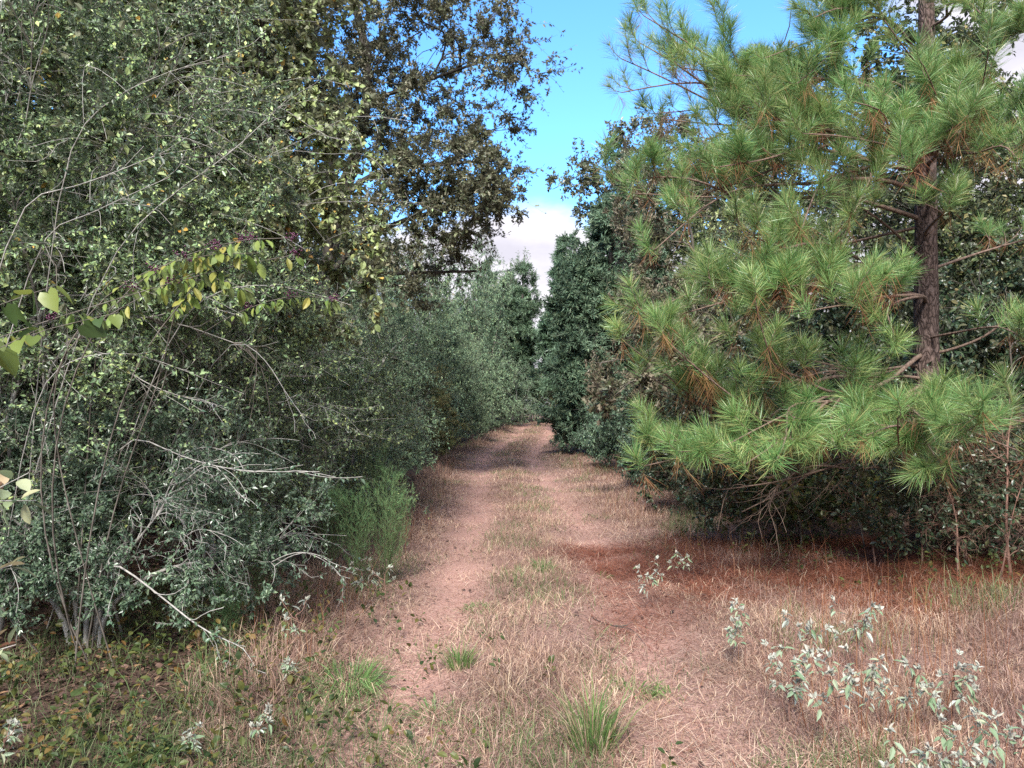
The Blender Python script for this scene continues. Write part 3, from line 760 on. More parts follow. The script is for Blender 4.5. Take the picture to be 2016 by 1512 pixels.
def dogfennel(base, h, label, seed, ns=4, spread=.12):
    rng = np.random.default_rng(seed)
    bx, by = base
    root = empty('dogfennel_plant', (bx, by, g0(bx, by)), label, 'weed', 'feathery green weeds by the left verge')
    a = rng.uniform(0, 6.283, ns); A = np.stack([np.cos(a) * .03, np.sin(a) * .03, -.02 + 0 * a], 1)
    B = np.stack([np.cos(a) * spread * rng.uniform(.3, 1.6, ns), np.sin(a) * spread * rng.uniform(.3, 1.6, ns), h * rng.uniform(.72, 1.02, ns)], 1)
    P0 = curves(A, B, np.tile([0, 0, 1.], (ns, 1)), 12, rng, .5, .03)
    build('stem', [tubes(P0, taper(np.full(ns, .0045), np.full(ns, .0012), 12), 5)], M['stem_green'], root)
    nb = ns * 34
    i = rng.integers(0, ns, nb); t = rng.uniform(.18, 1, nb); k = np.clip((t * 11).astype(int), 0, 10)
    q = P0[i, k] + (P0[i, k + 1] - P0[i, k]) * rng.uniform(0, 1, (nb, 1))
    a = rng.uniform(0, 6.283, nb); Lb = (.05 + .20 * np.sin(np.pi * np.clip(t, .1, .93)) ** .8) * rng.uniform(.6, 1.2, nb) * (h / .9)
    e = q + np.stack([np.cos(a) * Lb * .62, np.sin(a) * Lb * .62, Lb * .85], 1)
    P1 = curves(q, e, np.stack([np.cos(a), np.sin(a), .4 + 0 * a], 1), 6, rng, .5, .04)
    V, Fq = leaves_on(P1, 26, rng, .036, .05, 'thread', .05, .9, -.3, .3, .5)
    V2, F2 = leaves_on(P0[:, 4:], 60, rng, .04, .05, 'thread', .0, .8, -.3, .3, .5)
    build('frond', [(V, Fq, 0), (V2, F2, 0), (*tubes(P1, np.full((nb, 6), .0011), 3), 1)], [M['fennel'], M['stem_green']], root)
    return root


for i, (px, py, ty, lb, ns, sp) in enumerate([(520, 1235, 985, 'tall feathery green weed standing apart beside the left thicket', 3, .07),
                                              (655, 1130, 940, 'feathery green weed with slim tips, at the left of its cluster', 4, .12),
                                              (705, 1160, 960, 'bushy feathery green weed in the middle of its cluster', 5, .16),
                                              (760, 1150, 925, 'tallest feathery green weed leaning over the left verge', 6, .2),
                                              (455, 1275, 1110, 'thin feathery weed half hidden by the low holly branches', 2, .06),
                                              (745, 1060, 870, 'upright feathery weed with bare spikes behind the bushy ones', 3, .08)]):
    b = gp(px, py); dogfennel(b, CAMZ + (HY - ty) / F_PX * b[1] - g0(*b), lb, 100 + i, ns, sp)

# ------------------------------------------------------------------ the left side
b = (-3.7, 5.2)
plant('yaupon_holly', 'tall small leaved holly overhanging the left edge with pale bare twigs below', 'shrub', b,
      [((-.15, 0, 0), (.4, -.2, 3.6), .02), ((.1, .1, 0), (1.0, .1, 3.3), .02), ((0, -.15, 0), (-.2, -.5, 3.9), .02), ((.25, 0, 0), (.9, -.6, 2.6), .02), ((.1, .2, 0), (.6, .7, 3.4), .02)],
      [((.3, -.1, 3.55), (1.75, 1.3, 1.55)), ((.9, -.25, 2.3), (1.2, .9, .75), .8), ((1.1, .3, 3.0), (1.15, 1.0, 1.1))],
      (44, 460, 7600), 'yaupon', 'pale_bark', lsize=.024, lwid=.52, lper=34, arcs=170, seed=3, twig_r=.0027, thr=-.03, twig_len=.5, leaf2=('olive', .045, 1.8), bare=260, extra=((.55, -.1, 1.5), (1.5, 1.0, 1.0)), fwd=.5, group='small leaved hollies of the left thicket', nscale=2.0)
b = (-2.75, 5.0)
plant('yaupon_holly', 'low spreading holly with glossy grey green leaves at the foot of the left thicket', 'shrub', b,
      [((0, 0, 0), (.5, -.2, .8), .018), ((-.1, .1, 0), (-.5, -.2, .95), .018), ((.1, 0, 0), (.9, .1, .55), .02), ((0, .1, 0), (.2, .5, 1.0), .02), ((-.1, 0, 0), (-.9, -.1, .6), .02)],
      [((.3, -.15, .62), (.95, .5, .42)), ((-.6, -.2, .68), (.9, .5, .5)), ((.85, .25, .45), (.5, .45, .32), .8), ((.2, .0, 1.25), (.95, .5, .4), .8), ((.95, .2, .95), (.6, .5, .35), .7), ((-.6, 0, 1.3), (.8, .5, .4), .7)],
      (30, 260, 3100), 'yaupon_low', 'pale_bark', lsize=.025, lwid=.5, lper=22, arcs=110, arc_len=.62, seed=5, thr=-.16, twig_len=.4, fwd=.5, bare=30, extra=((0, 0, .9), (1.3, .5, .6)), group='small leaved hollies of the left thicket', nscale=1.8)
b = (-2.9, 7.3)
plant('yaupon_holly', 'mid height holly full of grey twigs behind the feathery weeds', 'shrub', b,
      [((0, 0, 0), (.2, -.2, 2.2), .017), ((.1, 0, 0), (.6, .3, 2.4), .017), ((-.1, .1, 0), (-.5, .1, 2.6), .017), ((.1, -.1, 0), (.7, -.4, 1.6), .017)],
      [((.0, -.1, 2.3), (1.2, 1.0, .8)), ((.55, .1, 1.35), (.75, .9, .9)), ((-.4, 0, 2.6), (1.0, 1.0, .7))],
      (30, 280, 4200), 'yaupon', 'pale_bark', lsize=.025, lwid=.52, lper=26, arcs=130, arc_len=.85, seed=7, thr=-.14, twig_len=.5, bare=200, extra=((.1, -.35, 1.1), (1.2, .8, .8)), group='small leaved hollies of the left thicket', nscale=1.7)
b = (-5.0, 7.2)
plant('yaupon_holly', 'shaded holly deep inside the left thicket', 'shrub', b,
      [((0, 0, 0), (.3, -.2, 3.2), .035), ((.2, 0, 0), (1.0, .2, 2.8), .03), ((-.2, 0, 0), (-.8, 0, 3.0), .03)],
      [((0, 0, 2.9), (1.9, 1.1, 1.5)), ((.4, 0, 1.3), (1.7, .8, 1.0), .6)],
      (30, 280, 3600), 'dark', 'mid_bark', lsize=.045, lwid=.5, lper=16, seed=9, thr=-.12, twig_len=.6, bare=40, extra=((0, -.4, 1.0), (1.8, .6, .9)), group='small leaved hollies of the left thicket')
b = (-3.1, 8.2)
plant('broadleaf_tree', 'young broadleaf tree with olive yellow leaves rising out of the left thicket', 'tree', b,
      [((0, 0, 0), (.5, -.2, 5.2), .05), ((.1, 0, 0), (.95, 0, 4.2), .035)],
      [((.5, -.3, 4.1), (1.05, 1.0, 1.2)), ((.25, -.1, 5.7), (1.1, 1.0, 1.4)), ((1.1, -.3, 2.9), (.75, .7, .9), .8), ((-.5, -.3, 5.0), (1.2, 1.0, 1.6), 1.0), ((-.9, -.6, 5.8), (1.0, .9, 1.1), .8)],
      (38, 360, 3900), 'olive', 'dark_bark', lsize=.058, lwid=.64, templ='oval', lper=17, seed=11, thr=-.16, twig_len=.5, droop=.35, fwd=.7, nscale=1.3, lift=.5)

# broad leaved saplings close to the camera on the left
def leafy_branch(name, label, cat, base, pts, leaf, size, wid, nleaf, seed, templ='oval', droop=.1, tr=.004, mat='pale_bark', twigs=0, t0=.5, group=None, up=.9, jit=.35):
    rng = np.random.default_rng(seed)
    bx, by = base; root = empty(name, (bx, by, g0(bx, by)), label, cat, group)
    o = np.array([bx, by, g0(bx, by)])
    A = []; Bq = []
    P = np.array([np.array(q) - o for q in pts]); P[:, :, 2] = P[:, :, 2]
    R = taper(np.full(len(P), tr), np.full(len(P), tr * .4), P.shape[1])
    # densify
    K = 16; ts = np.linspace(0, P.shape[1] - 1, K); k = np.clip(ts.astype(int), 0, P.shape[1] - 2); u = (ts - k)[None, :, None]
    D = P[:, k] * (1 - u) + P[:, k + 1] * u
    for _ in range(3): D[:, 1:-1] = (D[:, :-2] + D[:, 1:-1] * 2 + D[:, 2:]) / 4
    R = taper(np.full(len(P), tr), np.full(len(P), tr * .35), K)
    build('stem', [tubes(D, R, 6)], M[mat], root, True)
    T = D
    ch = []
    if twigs:
        i = rng.integers(0, len(D), twigs); t = rng.uniform(t0, 1, twigs); kk = np.clip((t * (K - 1)).astype(int), 0, K - 2)
        a0 = D[i, kk]; tg = nrm(D[i, kk + 1] - a0)
        e = a0 + (tg * .6 + nrm(rng.normal(size=(twigs, 3))) * .7) * rng.uniform(.12, .32, (twigs, 1))
        T2 = curves(a0, e, tg, 6, rng, .4, .05)
        ch.append((*tubes(T2, np.full((twigs, 6), tr * .3), 4), 1))
        ch.append((*leaves_on(T2, nleaf / 3, rng, size, wid, templ, .25, .7, droop, up, jit, petiole=.01), 0))
    ch.append((*leaves_on(T[:, int(K * t0):], nleaf, rng, size, wid, templ, .0, .6, droop, up, jit, petiole=.012), 0))
    build('foliage', ch, [M[leaf], M[mat]], root, True)
    return root


leafy_branch('leafy_sapling', 'sapling branch with large pale leaves edged in pink at the left picture edge', 'sapling', (-2.25, 2.75),
             [[(-2.25, 2.75, 0), (-2.2, 2.72, .6), (-2.0, 2.7, 1.2), W(60, 930, 2.7)], [(-2.25, 2.75, 0), (-2.2, 2.72, .5), (-2.0, 2.68, .95), W(30, 1110, 2.68)],
              [(-2.25, 2.75, 0), (-2.15, 2.7, .4), (-1.95, 2.66, .7), W(40, 1265, 2.66)], [(-2.25, 2.75, 0), (-2.2, 2.75, .7), (-2.0, 2.78, 1.25), W(75, 985, 2.75)]],
             'big_leaf', .075, .48, 7, 21, 'oval', .1, .004, t0=.8, jit=.4)
leafy_branch('leafy_sapling', 'dark sapling with heart shaped leaves hanging at the left edge', 'sapling', (-2.9, 3.7),
             [[(-2.9, 3.7, 0), (-2.75, 3.65, 1.2), (-2.6, 3.6, 2.0), W(110, 560, 3.55)], [(-2.9, 3.7, 0), (-2.8, 3.6, 1.0), (-2.65, 3.5, 1.7), W(90, 640, 3.45)], [(-2.9, 3.7, 0), (-2.8, 3.6, 1.1), (-2.4, 3.6, 1.9), W(230, 615, 3.6)]],
             'heart_leaf', .085, .8, 7, 23, 'heart', .8, .004, mat='mid_bark', t0=.72)


def beautyberry():
    base = (-2.5, 4.6); rng = np.random.default_rng(31)
    root = empty('beautyberry_shrub', (*base, g0(*base)), 'arching beautyberry with yellow green leaves and purple berry clusters before the hollies', 'shrub')
    o = np.array([*base, g0(*base)])
    tips = [W(600, 495, 3.9), W(470, 480, 4.0), W(370, 545, 4.0), W(660, 600, 4.3), W(480, 560, 4.0), W(590, 530, 4.0), W(420, 500, 4.1), W(530, 500, 3.9)]
    A = np.tile([0, 0, -.02], (len(tips), 1)) + rng.normal(0, .16, (len(tips), 3)) * [1, 1, 0]; B = np.array(tips) - o
    P = curves(A, B, np.tile([.0, -.1, 1.], (len(tips), 1)) + rng.normal(0, .25, (len(tips), 3)) * [1, 1, 0], 16, rng, .98, .04)
    build('stem', [tubes(P, taper(np.full(len(tips), .005), np.full(len(tips), .0014), 16), 6)], M['mid_bark'], root, True)
    end = P[:, 10:]
    V, Fq = leaves_on(P[:, 10:], 36, rng, .066, .44, 'oval', .0, .35, 1.3, .9, .35, .25, petiole=.01)
    build('foliage', [(V, Fq)], M['berry_leaf'], root)
    ico = np.array([(0, 0, 1), (.89, 0, .45), (.28, .85, .45), (-.72, .53, .45), (-.72, -.53, .45), (.28, -.85, .45), (.72, .53, -.45), (-.28, .85, -.45), (-.89, 0, -.45), (-.28, -.85, -.45), (.72, -.53, -.45), (0, 0, -1)])
    fi = np.array([(0, 1, 2), (0, 2, 3), (0, 3, 4), (0, 4, 5), (0, 5, 1), (1, 6, 2), (2, 7, 3), (3, 8, 4), (4, 9, 5), (5, 10, 1), (6, 7, 2), (7, 8, 3), (8, 9, 4), (9, 10, 5), (10, 6, 1), (11, 7, 6), (11, 8, 7), (11, 9, 8), (11, 10, 9), (11, 6, 10)])
    for i in (0, 1, 5, 3):
        for k in range(10, 16) if i < 2 else (11, 13, 15):
            n = 26
            c = P[i, k] + rng.normal(0, .013, (n, 3)) * [1.3, 1.3, .9] + [0, 0, .012]
            V = (c[:, None] + ico[None] * .0045).reshape(-1, 3); Fi = (fi[None] + (np.arange(n) * 12)[:, None, None]).reshape(-1, 3)
            build('berry_cluster', [(V, Fi)], M['berry'], root, True)


beautyberry()

# shrubs that line the left side of the track
def shrub(base, h, r, label, leaf, lsize, seed, lper=16, n=(22, 200, 2400), templ='diamond', wid=.5, bark='mid_bark', name='wayside_shrub', cat='shrub', group='shrubs lining the left side of the track', thr=-.1, **kw):
    return plant(name, label, cat, base, [((0, 0, 0), (.1 * r, -.2 * r, h * .75), .03), ((.1, 0, 0), (.5 * r, .1, h * .6), .025), ((-.1, .1, 0), (-.5 * r, .2 * r, h * .65), .025), ((0, -.1, 0), (.2 * r, -.6 * r, h * .45), .02)],
                 [((0, 0, h * .62), (r * .85, r * .85, h * .38)), ((.1 * r, -.1 * r, h * .33), (r, r * .95, h * .33)), ((.15 * r, -.2 * r, h * .16), (r * .85, r * .85, h * .16), .6)], n, leaf, bark, lsize=lsize, lper=lper, lwid=wid, seed=seed, templ=templ, group=group, thr=thr, **kw)


s1 = shrub((-2.55, 10.1), 3.2, 1.25, 'twiggy dark green shrub just past the feathery weeds', 'yaupon', .032, 201, 16, (24, 230, 3600), bark='pale_bark', twig_len=.5)
s2 = shrub((-2.95, 13.4), 3.9, 1.5, 'loose green shrub with fine pale twigs on the left, second along the track', 'sage', .036, 203, 16, (24, 230, 3600), wid=.42, bark='pale_bark')
s3 = shrub((-3.15, 16.8), 3.6, 1.6, 'rounded grey green shrub at the left bend of the track', 'sage', .05, 205, 16, (22, 220, 3200), wid=.42)
s4 = shrub((-2.9, 20.8), 3.3, 1.4, 'yellowing shrub with olive and brown tints in the left row', 'lime', .055, 207, 14, (22, 200, 2600), wid=.45)
s5 = shrub((-3.2, 24.5), 4.4, 1.7, 'pale sage green shrub, dense and rounded, further down the left row', 'sage', .062, 209, 15, (22, 200, 2900), wid=.42)
copy_thing(s3, (-2.5, 30, g0(-2.5, 30)), 1.3, (1.0, 1.0, 1.25), 'sage shrub where the track starts to curve right')
copy_thing(s5, (-1.5, 36, g0(-1.5, 36)), 2.4, (1.0, .95, .9), 'sage shrub at the inside of the far curve')
copy_thing(s2, (-.15, 42, g0(-.15, 42)), .7, (1.0, 1.1, .9), 'low shrub beside the far crest of the track')
copy_thing(s1, (-4.9, 11.8, g0(-4.9, 11.8)), 2.0, (1.2, 1.2, 1.45), 'taller dark shrub behind the first shrubs of the left row')
s6 = shrub((-5.1, 17.6), 5.2, 1.6, 'green juniper like tree with soft plumes behind the left shrubs', 'sage', .07, 211, 18, (26, 220, 3000), wid=.3, name='juniper_tree', cat='tree', group='junipers behind the left shrubs')
copy_thing(s6, (-4.9, 25.5, g0(-4.9, 25.5)), 1.0, (1.15, 1.15, 1.35), 'tall soft green juniper at the middle of the left row')
copy_thing(s6, (-3.9, 33, g0(-3.9, 33)), 2.2, (1.25, 1.25, 1.5), 'far soft green juniper left of the distant pine')
copy_thing(s6, (-1.6, 40, g0(-1.6, 40)), 3.9, (1.4, 1.3, 1.9), 'dim juniper closing the left row near the crest')

copy_thing(s6, (-.2, 47, g0(-.2, 47)), 5.0, (1.4, 1.4, 1.95), 'pale juniper just left of the path where it crests')
copy_thing(s6, (-3.4, 28.5, g0(-3.4, 28.5)), .3, (1.1, 1.1, 1.45), 'juniper rising over the sage shrubs of the left row')

# the oak whose limbs reach over the track
b = (-3.9, 15.5)
plant('oak_tree', 'big oak with dark spreading limbs reaching over the track against the sky', 'tree', b,
      [((0, 0, 0), (.5, 0, 11.5), .2), ((.1, 0, 2.6), rel(930, 530, 14.7, b), .075), ((.12, 0, 3.2), rel(990, 400, 14.4, b), .09), ((.16, 0, 4.4), rel(975, 300, 14.5, b), .085), ((.22, 0, 6.0), rel(930, 120, 14.6, b), .08), ((.2, 0, 5.0), rel(800, 200, 14.0, b), .06), ((.1, 0, 3.0), rel(790, 560, 14.0, b), .06)],
      [(rel(850, 120, 14.8, b), (2.3, 2.2, 2.0)), (rel(700, 60, 15.5, b), (2.4, 2.2, 2.4)), (rel(890, 330, 14.5, b), (1.45, 1.5, .95), 2.6), (rel(925, 420, 14.3, b), (1.25, 1.3, .75), 2.6),
       (rel(800, 420, 15, b), (1.2, 1.5, .9)), (rel(840, 530, 14.8, b), (1.7, 1.3, .75), 1.2), (rel(960, 520, 15, b), (.75, 1.0, .4), 2.6), (rel(780, 470, 15, b), (1.3, 1.3, .7), 1.1), (rel(740, -250, 15.5, b), (3., 2.6, 2.2), .8), (rel(540, 150, 15.5, b), (1.9, 2., 2.4), .8)],
      (44, 560, 8600), 'oak', 'dark_bark', lsize=.08, lwid=.5, lper=17, templ='lobed', seed=17, limb_k=.017, thr=-.035, nscale=.85, twig_len=.75, twig_r=.005, split_limbs=True, wig=.09, droop=.1, fwd=.8, lift=.2, sides=7)

# woodland behind the left thicket
wl = plant('woodland_tree', 'leafy tree filling the gap above the left thicket', 'tree', (-7.2, 10.2), [((0, 0, 0), (.2, 0, 8), .13)],
           [((0, 0, 6.3), (2.4, 2.2, 2.6)), ((.3, -.3, 3.8), (2.2, 2, 1.9)), ((-.2, 0, 8.6), (1.8, 1.7, 1.6))], (30, 280, 3600), 'wood', 'dark_bark', lsize=.085, lwid=.55, lper=15, seed=301, thr=-.1, nscale=.8, twig_len=.8, twig_r=.004, group='trees standing behind the roadside thickets')
wo = plant('woodland_tree', 'olive tinted tree standing behind the young broadleaf tree', 'tree', (-6.0, 13.8), [((0, 0, 0), (.2, 0, 9), .14)],
           [((0, 0, 7.0), (2.3, 2.2, 2.6)), ((.3, -.3, 4.2), (2.2, 2, 2.0)), ((-.2, 0, 9.6), (1.8, 1.7, 1.8))], (30, 280, 3600), 'olive', 'dark_bark', lsize=.085, lwid=.55, lper=15, seed=303, thr=-.08, nscale=.8, twig_len=.8, twig_r=.004, group='trees standing behind the roadside thickets')
for i, (x, y, rz, s, src, lb) in enumerate([
        (-9.8, 8.2, .8, 1.1, wo, 'tree at the far left behind the overhanging holly'), (-9.5, 15, 2.0, 1.2, wl, 'dense tree deep in the woods on the left'),
        (-7.5, 20, 3.1, 1.0, wo, 'tree behind the oak trunk on the left'), (-7.8, 27, 4.4, 1.1, wl, 'tree behind the junipers on the left'),
        (-6.8, 36, 1.4, 1.0, wl, 'hazy tree far back in the left woods'), (-6.0, 6.6, 5.2, .8, wl, 'tree just behind the tall overhanging holly')]):
    copy_thing(src, (x, y, g0(x, y)), rz, s, lb)

# ================================================================== the right side
def pine():
    rng = np.random.default_rng(77)
    bx, by = 4.25, 7.9
    gzv = g0(bx, by); o = np.array([bx, by, gzv])
    root = empty('pine_tree', (bx, by, gzv), 'large pine with long bright green needle tufts filling the right side', 'tree')
    K = 30; H = 9.6
    t = np.linspace(0, 1, K)
    P = np.zeros((1, K, 3)); P[0, :, 2] = -.1 + H * t; P[0, :, 0] = .10 * np.sin(2.2 * t) - .05 * t; P[0, :, 1] = .05 * np.sin(5 * t)
    R = (.135 * (1 - t) ** .8 + .012 + .05 * np.exp(-t * 30))[None] * (1 + .04 * np.sin(t * 71))[None]
    build('trunk', [tubes(P, R, 18)], M['pine_bark'], root, True)

    def trunk_at(z):
        f = (z + .1) / H; k = min(K - 2, max(0, int(f * (K - 1)))); u = f * (K - 1) - k
        return P[0, k] * (1 - u) + P[0, k + 1] * u
    spec = []   # attach height above ground, tip pixel, tip depth, twigs, droop
    S = lambda z, px, py, d, n=11: spec.append((z, W(px, py + (4 if py > 875 else 38 if py > 760 else 22 if py > 480 else 0), d) - o, n))
    # low skirt towards the camera
    S(1.55, 1310, 850, 6.4, 12); S(1.45, 1330, 905, 6.2, 8); S(1.5, 1455, 880, 6.0, 13); S(1.45, 1510, 890, 5.8, 13); S(1.5, 1640, 880, 5.7, 9)
    S(1.6, 1780, 830, 5.6, 13); S(1.6, 1930, 790, 5.5, 14); S(1.55, 1860, 870, 5.7, 10); S(1.6, 2060, 800, 5.6, 10); S(1.7, 1700, 780, 6.2, 6)
    S(1.5, 1385, 870, 6.1, 14); S(1.4, 1355, 890, 5.9, 11); S(1.6, 1295, 830, 6.6, 10); S(1.6, 1980, 830, 5.4, 10)
    S(2.3, 1250, 600, 6.4, 13); S(2.6, 1325, 640, 6.2, 13); S(2.8, 1480, 590, 6.0, 12); S(2.7, 1415, 560, 6.3, 12)
    # middle cluster
    S(2.2, 1225, 655, 6.6, 13); S(2.15, 1335, 690, 6.5, 12); S(2.1, 1265, 720, 6.9, 9); S(2.3, 1455, 640, 6.3, 10); S(2.75, 1275, 570, 6.5, 12); S(2.9, 1475, 545, 6.2, 12); S(2.9, 1365, 600, 6.2, 11)
    S(2.9, 1560, 535, 6.0, 10); S(2.8, 1600, 590, 6.0, 9); S(2.8, 1690, 570, 6.0, 8); S(2.6, 1740, 640, 6.2, 4); S(2.5, 2030, 640, 6.6, 8)
    # upper left mass
    S(3.7, 1252, 380, 6.9, 15); S(3.6, 1272, 450, 6.5, 13); S(3.9, 1362, 280, 7.0, 14); S(3.8, 1422, 330, 6.4, 13); S(3.5, 1472, 440, 6.2, 13); S(3.5, 1570, 440, 6.0, 12); S(3.3, 1690, 400, 6.2, 9); S(3.4, 1352, 400, 7.3, 10)
    S(4.0, 1302, 40, 7.6, 12); S(4.0, 1237, 120, 7.5, 10); S(4.2, 1422, 190, 7.2, 14); S(4.2, 1500, 220, 6.6, 12); S(4.0, 1600, 270, 6.2, 11); S(4.2, 1680, 190, 6.0, 11)
    S(4.6, 1422, 60, 7.4, 14); S(4.7, 1540, 90, 6.9, 14); S(4.8, 1620, 20, 6.6, 13); S(5.0, 1480, -40, 7.0, 13);  S(4.5, 1322, 200, 8.6, 10)
    S(4.3, 1352, 130, 7.4, 12); S(4.4, 1237, 150, 7.4, 13); S(4.5, 1272, 20, 7.5, 13); S(4.4, 1262, 90, 7.6, 13); S(3.9, 1222, 350, 7.0, 12); S(4.4, 1472, 130, 7.0, 12); S(4.1, 1312, 230, 7.2, 12);   S(4.6, 1580, 150, 6.6, 11)
    S(1.65, 1720, 820, 5.6, 11); S(1.65, 1880, 800, 5.4, 12); S(1.5, 1480, 860, 5.8, 11)
    # right side and towards the viewer
    S(3.2, 1800, 310, 6.0, 11); S(3.6, 1900, 230, 5.9, 12); S(3.9, 1960, 120, 6.0, 12); S(3.4, 2010, 300, 6.2, 12); S(4.3, 1830, 130, 6.2, 11); S(2.9, 1850, 400, 6.2, 6); S(3.5, 2080, 200, 6.6, 11)
    S(4.8, 1760, 30, 6.3, 12); S(4.9, 1930, 10, 6.4, 12); S(4.4, 2060, 40, 7.0, 12); S(5.6, 1700, -90, 6.6, 12); S(5.6, 1880, -110, 6.6, 12); S(6.2, 1560, -150, 7.2, 12)
    # the far side
    for a, z, r in ((20, 3, 2.0), (75, 3.8, 2.2), (120, 3.3, 2.2), (60, 4.9, 1.9), (140, 4.6, 2.0), (10, 5.4, 1.8), (100, 6.2, 1.6), (200, 6.6, 1.6), (300, 6.8, 1.6), (40, 7.2, 1.3), (160, 7.8, 1.1), (260, 8.0, 1.0), (0, 8.5, .8)):
        spec.append((z, np.array([math.cos(math.radians(a)) * r, math.sin(math.radians(a)) * r, z + .5]), 10))
    cones = []; grown = []
    for j, (z, tip, nt_) in enumerate(spec):
        z = max(1.35, z + rng.uniform(-.5, .45) + .12); A = trunk_at(z); out = nrm((tip - A) * [1, 1, .35] + [rng.normal(0, .55), rng.normal(0, .4), rng.uniform(-.1, .9)])
        near = [g for g in grown if np.linalg.norm(g[0] - tip) < 1.1]
        fork = bool(near) and rng.uniform() < .8
        if fork:                                   # a side limb of a branch already there
            g = min(near, key=lambda q: np.linalg.norm(q[0] - tip)); kf = int(rng.integers(3, 8))
            A = g[1][kf]; out = nrm(g[1][kf + 1] - A) + nrm(tip - A) * .6
        Lb = np.linalg.norm(tip - A)
        Pb = curves(A[None], tip[None], (out + [0, 0, -.05])[None], 14, rng, .42, .05)
        if not fork: grown.append((tip, Pb[0]))
        rb = .007 + .0055 * Lb
        br = build('branch', [tubes(Pb, taper(np.array([rb]), np.array([.005]), 14), 7)], M['pine_twig'], root, True)
        if 3.9 < z < 4.9 and j % 4 == 1: cones.append((Pb[0, 11], Pb[0, 12] - Pb[0, 11] + np.array([.02, -.02, -.12])))
        n = max(3, int(nt_ * (1.12 if z > 3.7 else .84 if z > 2.5 else .66)))
        tt = np.concatenate([rng.uniform(.25 if fork else .42, .97, n - 1), [1.0]]); k = np.clip((tt * 13).astype(int), 0, 12)
        q = Pb[0, k] + (Pb[0, k + 1] - Pb[0, k]) * ((tt * 13) - k)[:, None]
        T = nrm(Pb[0, k + 1] - Pb[0, k])
        sd = nrm(np.cross(T, [0, 0, 1.])) * rng.choice([-1, 1], n)[:, None]
        ln = np.clip(.25 * Lb * (1.15 - tt), .12, .55) * rng.uniform(.7, 1.25, n)
        e = q + nrm(T * .8 + sd * rng.uniform(.2, 1.0, (n, 1)) + np.array([0, 0, .35 if z > 2.0 else .08])) * ln[:, None] + np.array([0, 0, .06 if z > 2.0 else -.04])
        e[-1] = q[-1] + T[-1] * .12 + [0, 0, .06]
        Pt = curves(q, e, T + sd * .4, 7, rng, .5, .03, 0, -.12)
        # second order twigs
        m = max(2, int(n * .7))
        i2 = rng.integers(0, n, m); k2 = rng.integers(2, 5, m); q2 = Pt[i2, k2]; T2 = nrm(Pt[i2, k2 + 1] - q2)
        e2 = q2 + nrm(T2 + nrm(rng.normal(size=(m, 3))) * ([.6, .6, .6] if z > 2.0 else [.7, .7, .15]) + [0, 0, .3 if z > 2.0 else .06]) * rng.uniform(.1, .28, (m, 1))
        Pu = curves(q2, e2, T2, 7, rng, .4, .03, 0, -.1)
        tw = np.concatenate([Pt, Pu])
        ends = tw[:, -1]; TT = nrm(tw[:, -1] - tw[:, -3])
        TT = nrm(TT + np.array([0, 0, .18 if z > 2.0 else .3]))
        ln2 = rng.uniform(.10, .2, len(tw))
        E = ends[:, None] + TT[:, None] * np.linspace(-1, .08, 5)[None, :, None] * ln2[:, None, None]
        nl = (.162 if z > 2.5 else .188) * rng.uniform(.85, 1.12)
        nd = leaves_on(E, int(rng.integers(75, 130)), rng, nl, .0145, 'needle', .0, .85, .08, .2, .5, .14)
        tipn = leaves_on(E[:, 3:], 50, rng, nl * .94, .0145, 'needle', .5, 1.9, .0, .2, .4, .14)
        build('needle_foliage', [(*nd, 0), (*tipn, 0), (*tubes(tw, np.tile(np.linspace(.0042, .0026, 7), (len(tw), 1)), 4), 1)], [M['needle'], M['pine_twig']], br)
        if z < 4.6:
            kd = rng.uniform(0, 1, len(tw)) < .45
            if kd.sum() > 1:
                Ed = E[kd] - TT[kd][:, None] * .12
                dn = leaves_on(Ed, 18, rng, .19, .013, 'needle', .0, .1, 1.3, .2, .4, .15)
                build('dead_needle_foliage', [dn], M['dead_needle'], br)
    # dry snags under the crown
    for z, px, py, d in ((1.9, 1480, 730, 7.0), (1.75, 1560, 740, 6.9), (1.1, 1420, 970, 6.8), (1.0, 1500, 985, 6.6), (1.5, 1640, 720, 6.9), (2.6, 1610, 470, 7.0), (3.0, 1630, 360, 7.2), (2.0, 2030, 600, 7.4), (1.3, 1460, 1010, 6.9)):
        A = trunk_at(z); tip = W(px, py, d) - o
        Pb = curves(A[None], tip[None], nrm((tip - A) * [1, 1, .2])[None], 12, rng, .5, .05)
        m = 12; k = rng.integers(4, 11, m); q = Pb[0, k]; T = nrm(Pb[0, k + 1] - q)
        e = q + nrm(T + rng.normal(0, .5, (m, 3)) + [0, 0, -.15]) * rng.uniform(.2, .7, (m, 1))
        Pt = curves(q, e, T, 7, rng, .5, .07)
        k = rng.integers(2, 6, m * 2); i = rng.integers(0, m, m * 2); q = Pt[i, k]; T = nrm(Pt[i, k] - Pt[i, k - 1])
        Pu = curves(q, q + nrm(T + rng.normal(0, .6, (m * 2, 3))) * rng.uniform(.08, .3, (m * 2, 1)), T, 5, rng, .5, .08)
        build('dead_branch', [tubes(Pb, taper(np.array([.018]), np.array([.005]), 12), 6), tubes(Pt, taper(np.full(m, .0045), np.full(m, .0015), 7), 4), tubes(Pu, taper(np.full(m * 2, .002), np.full(m * 2, .001), 5), 3)], M['pine_twig'], root, True)
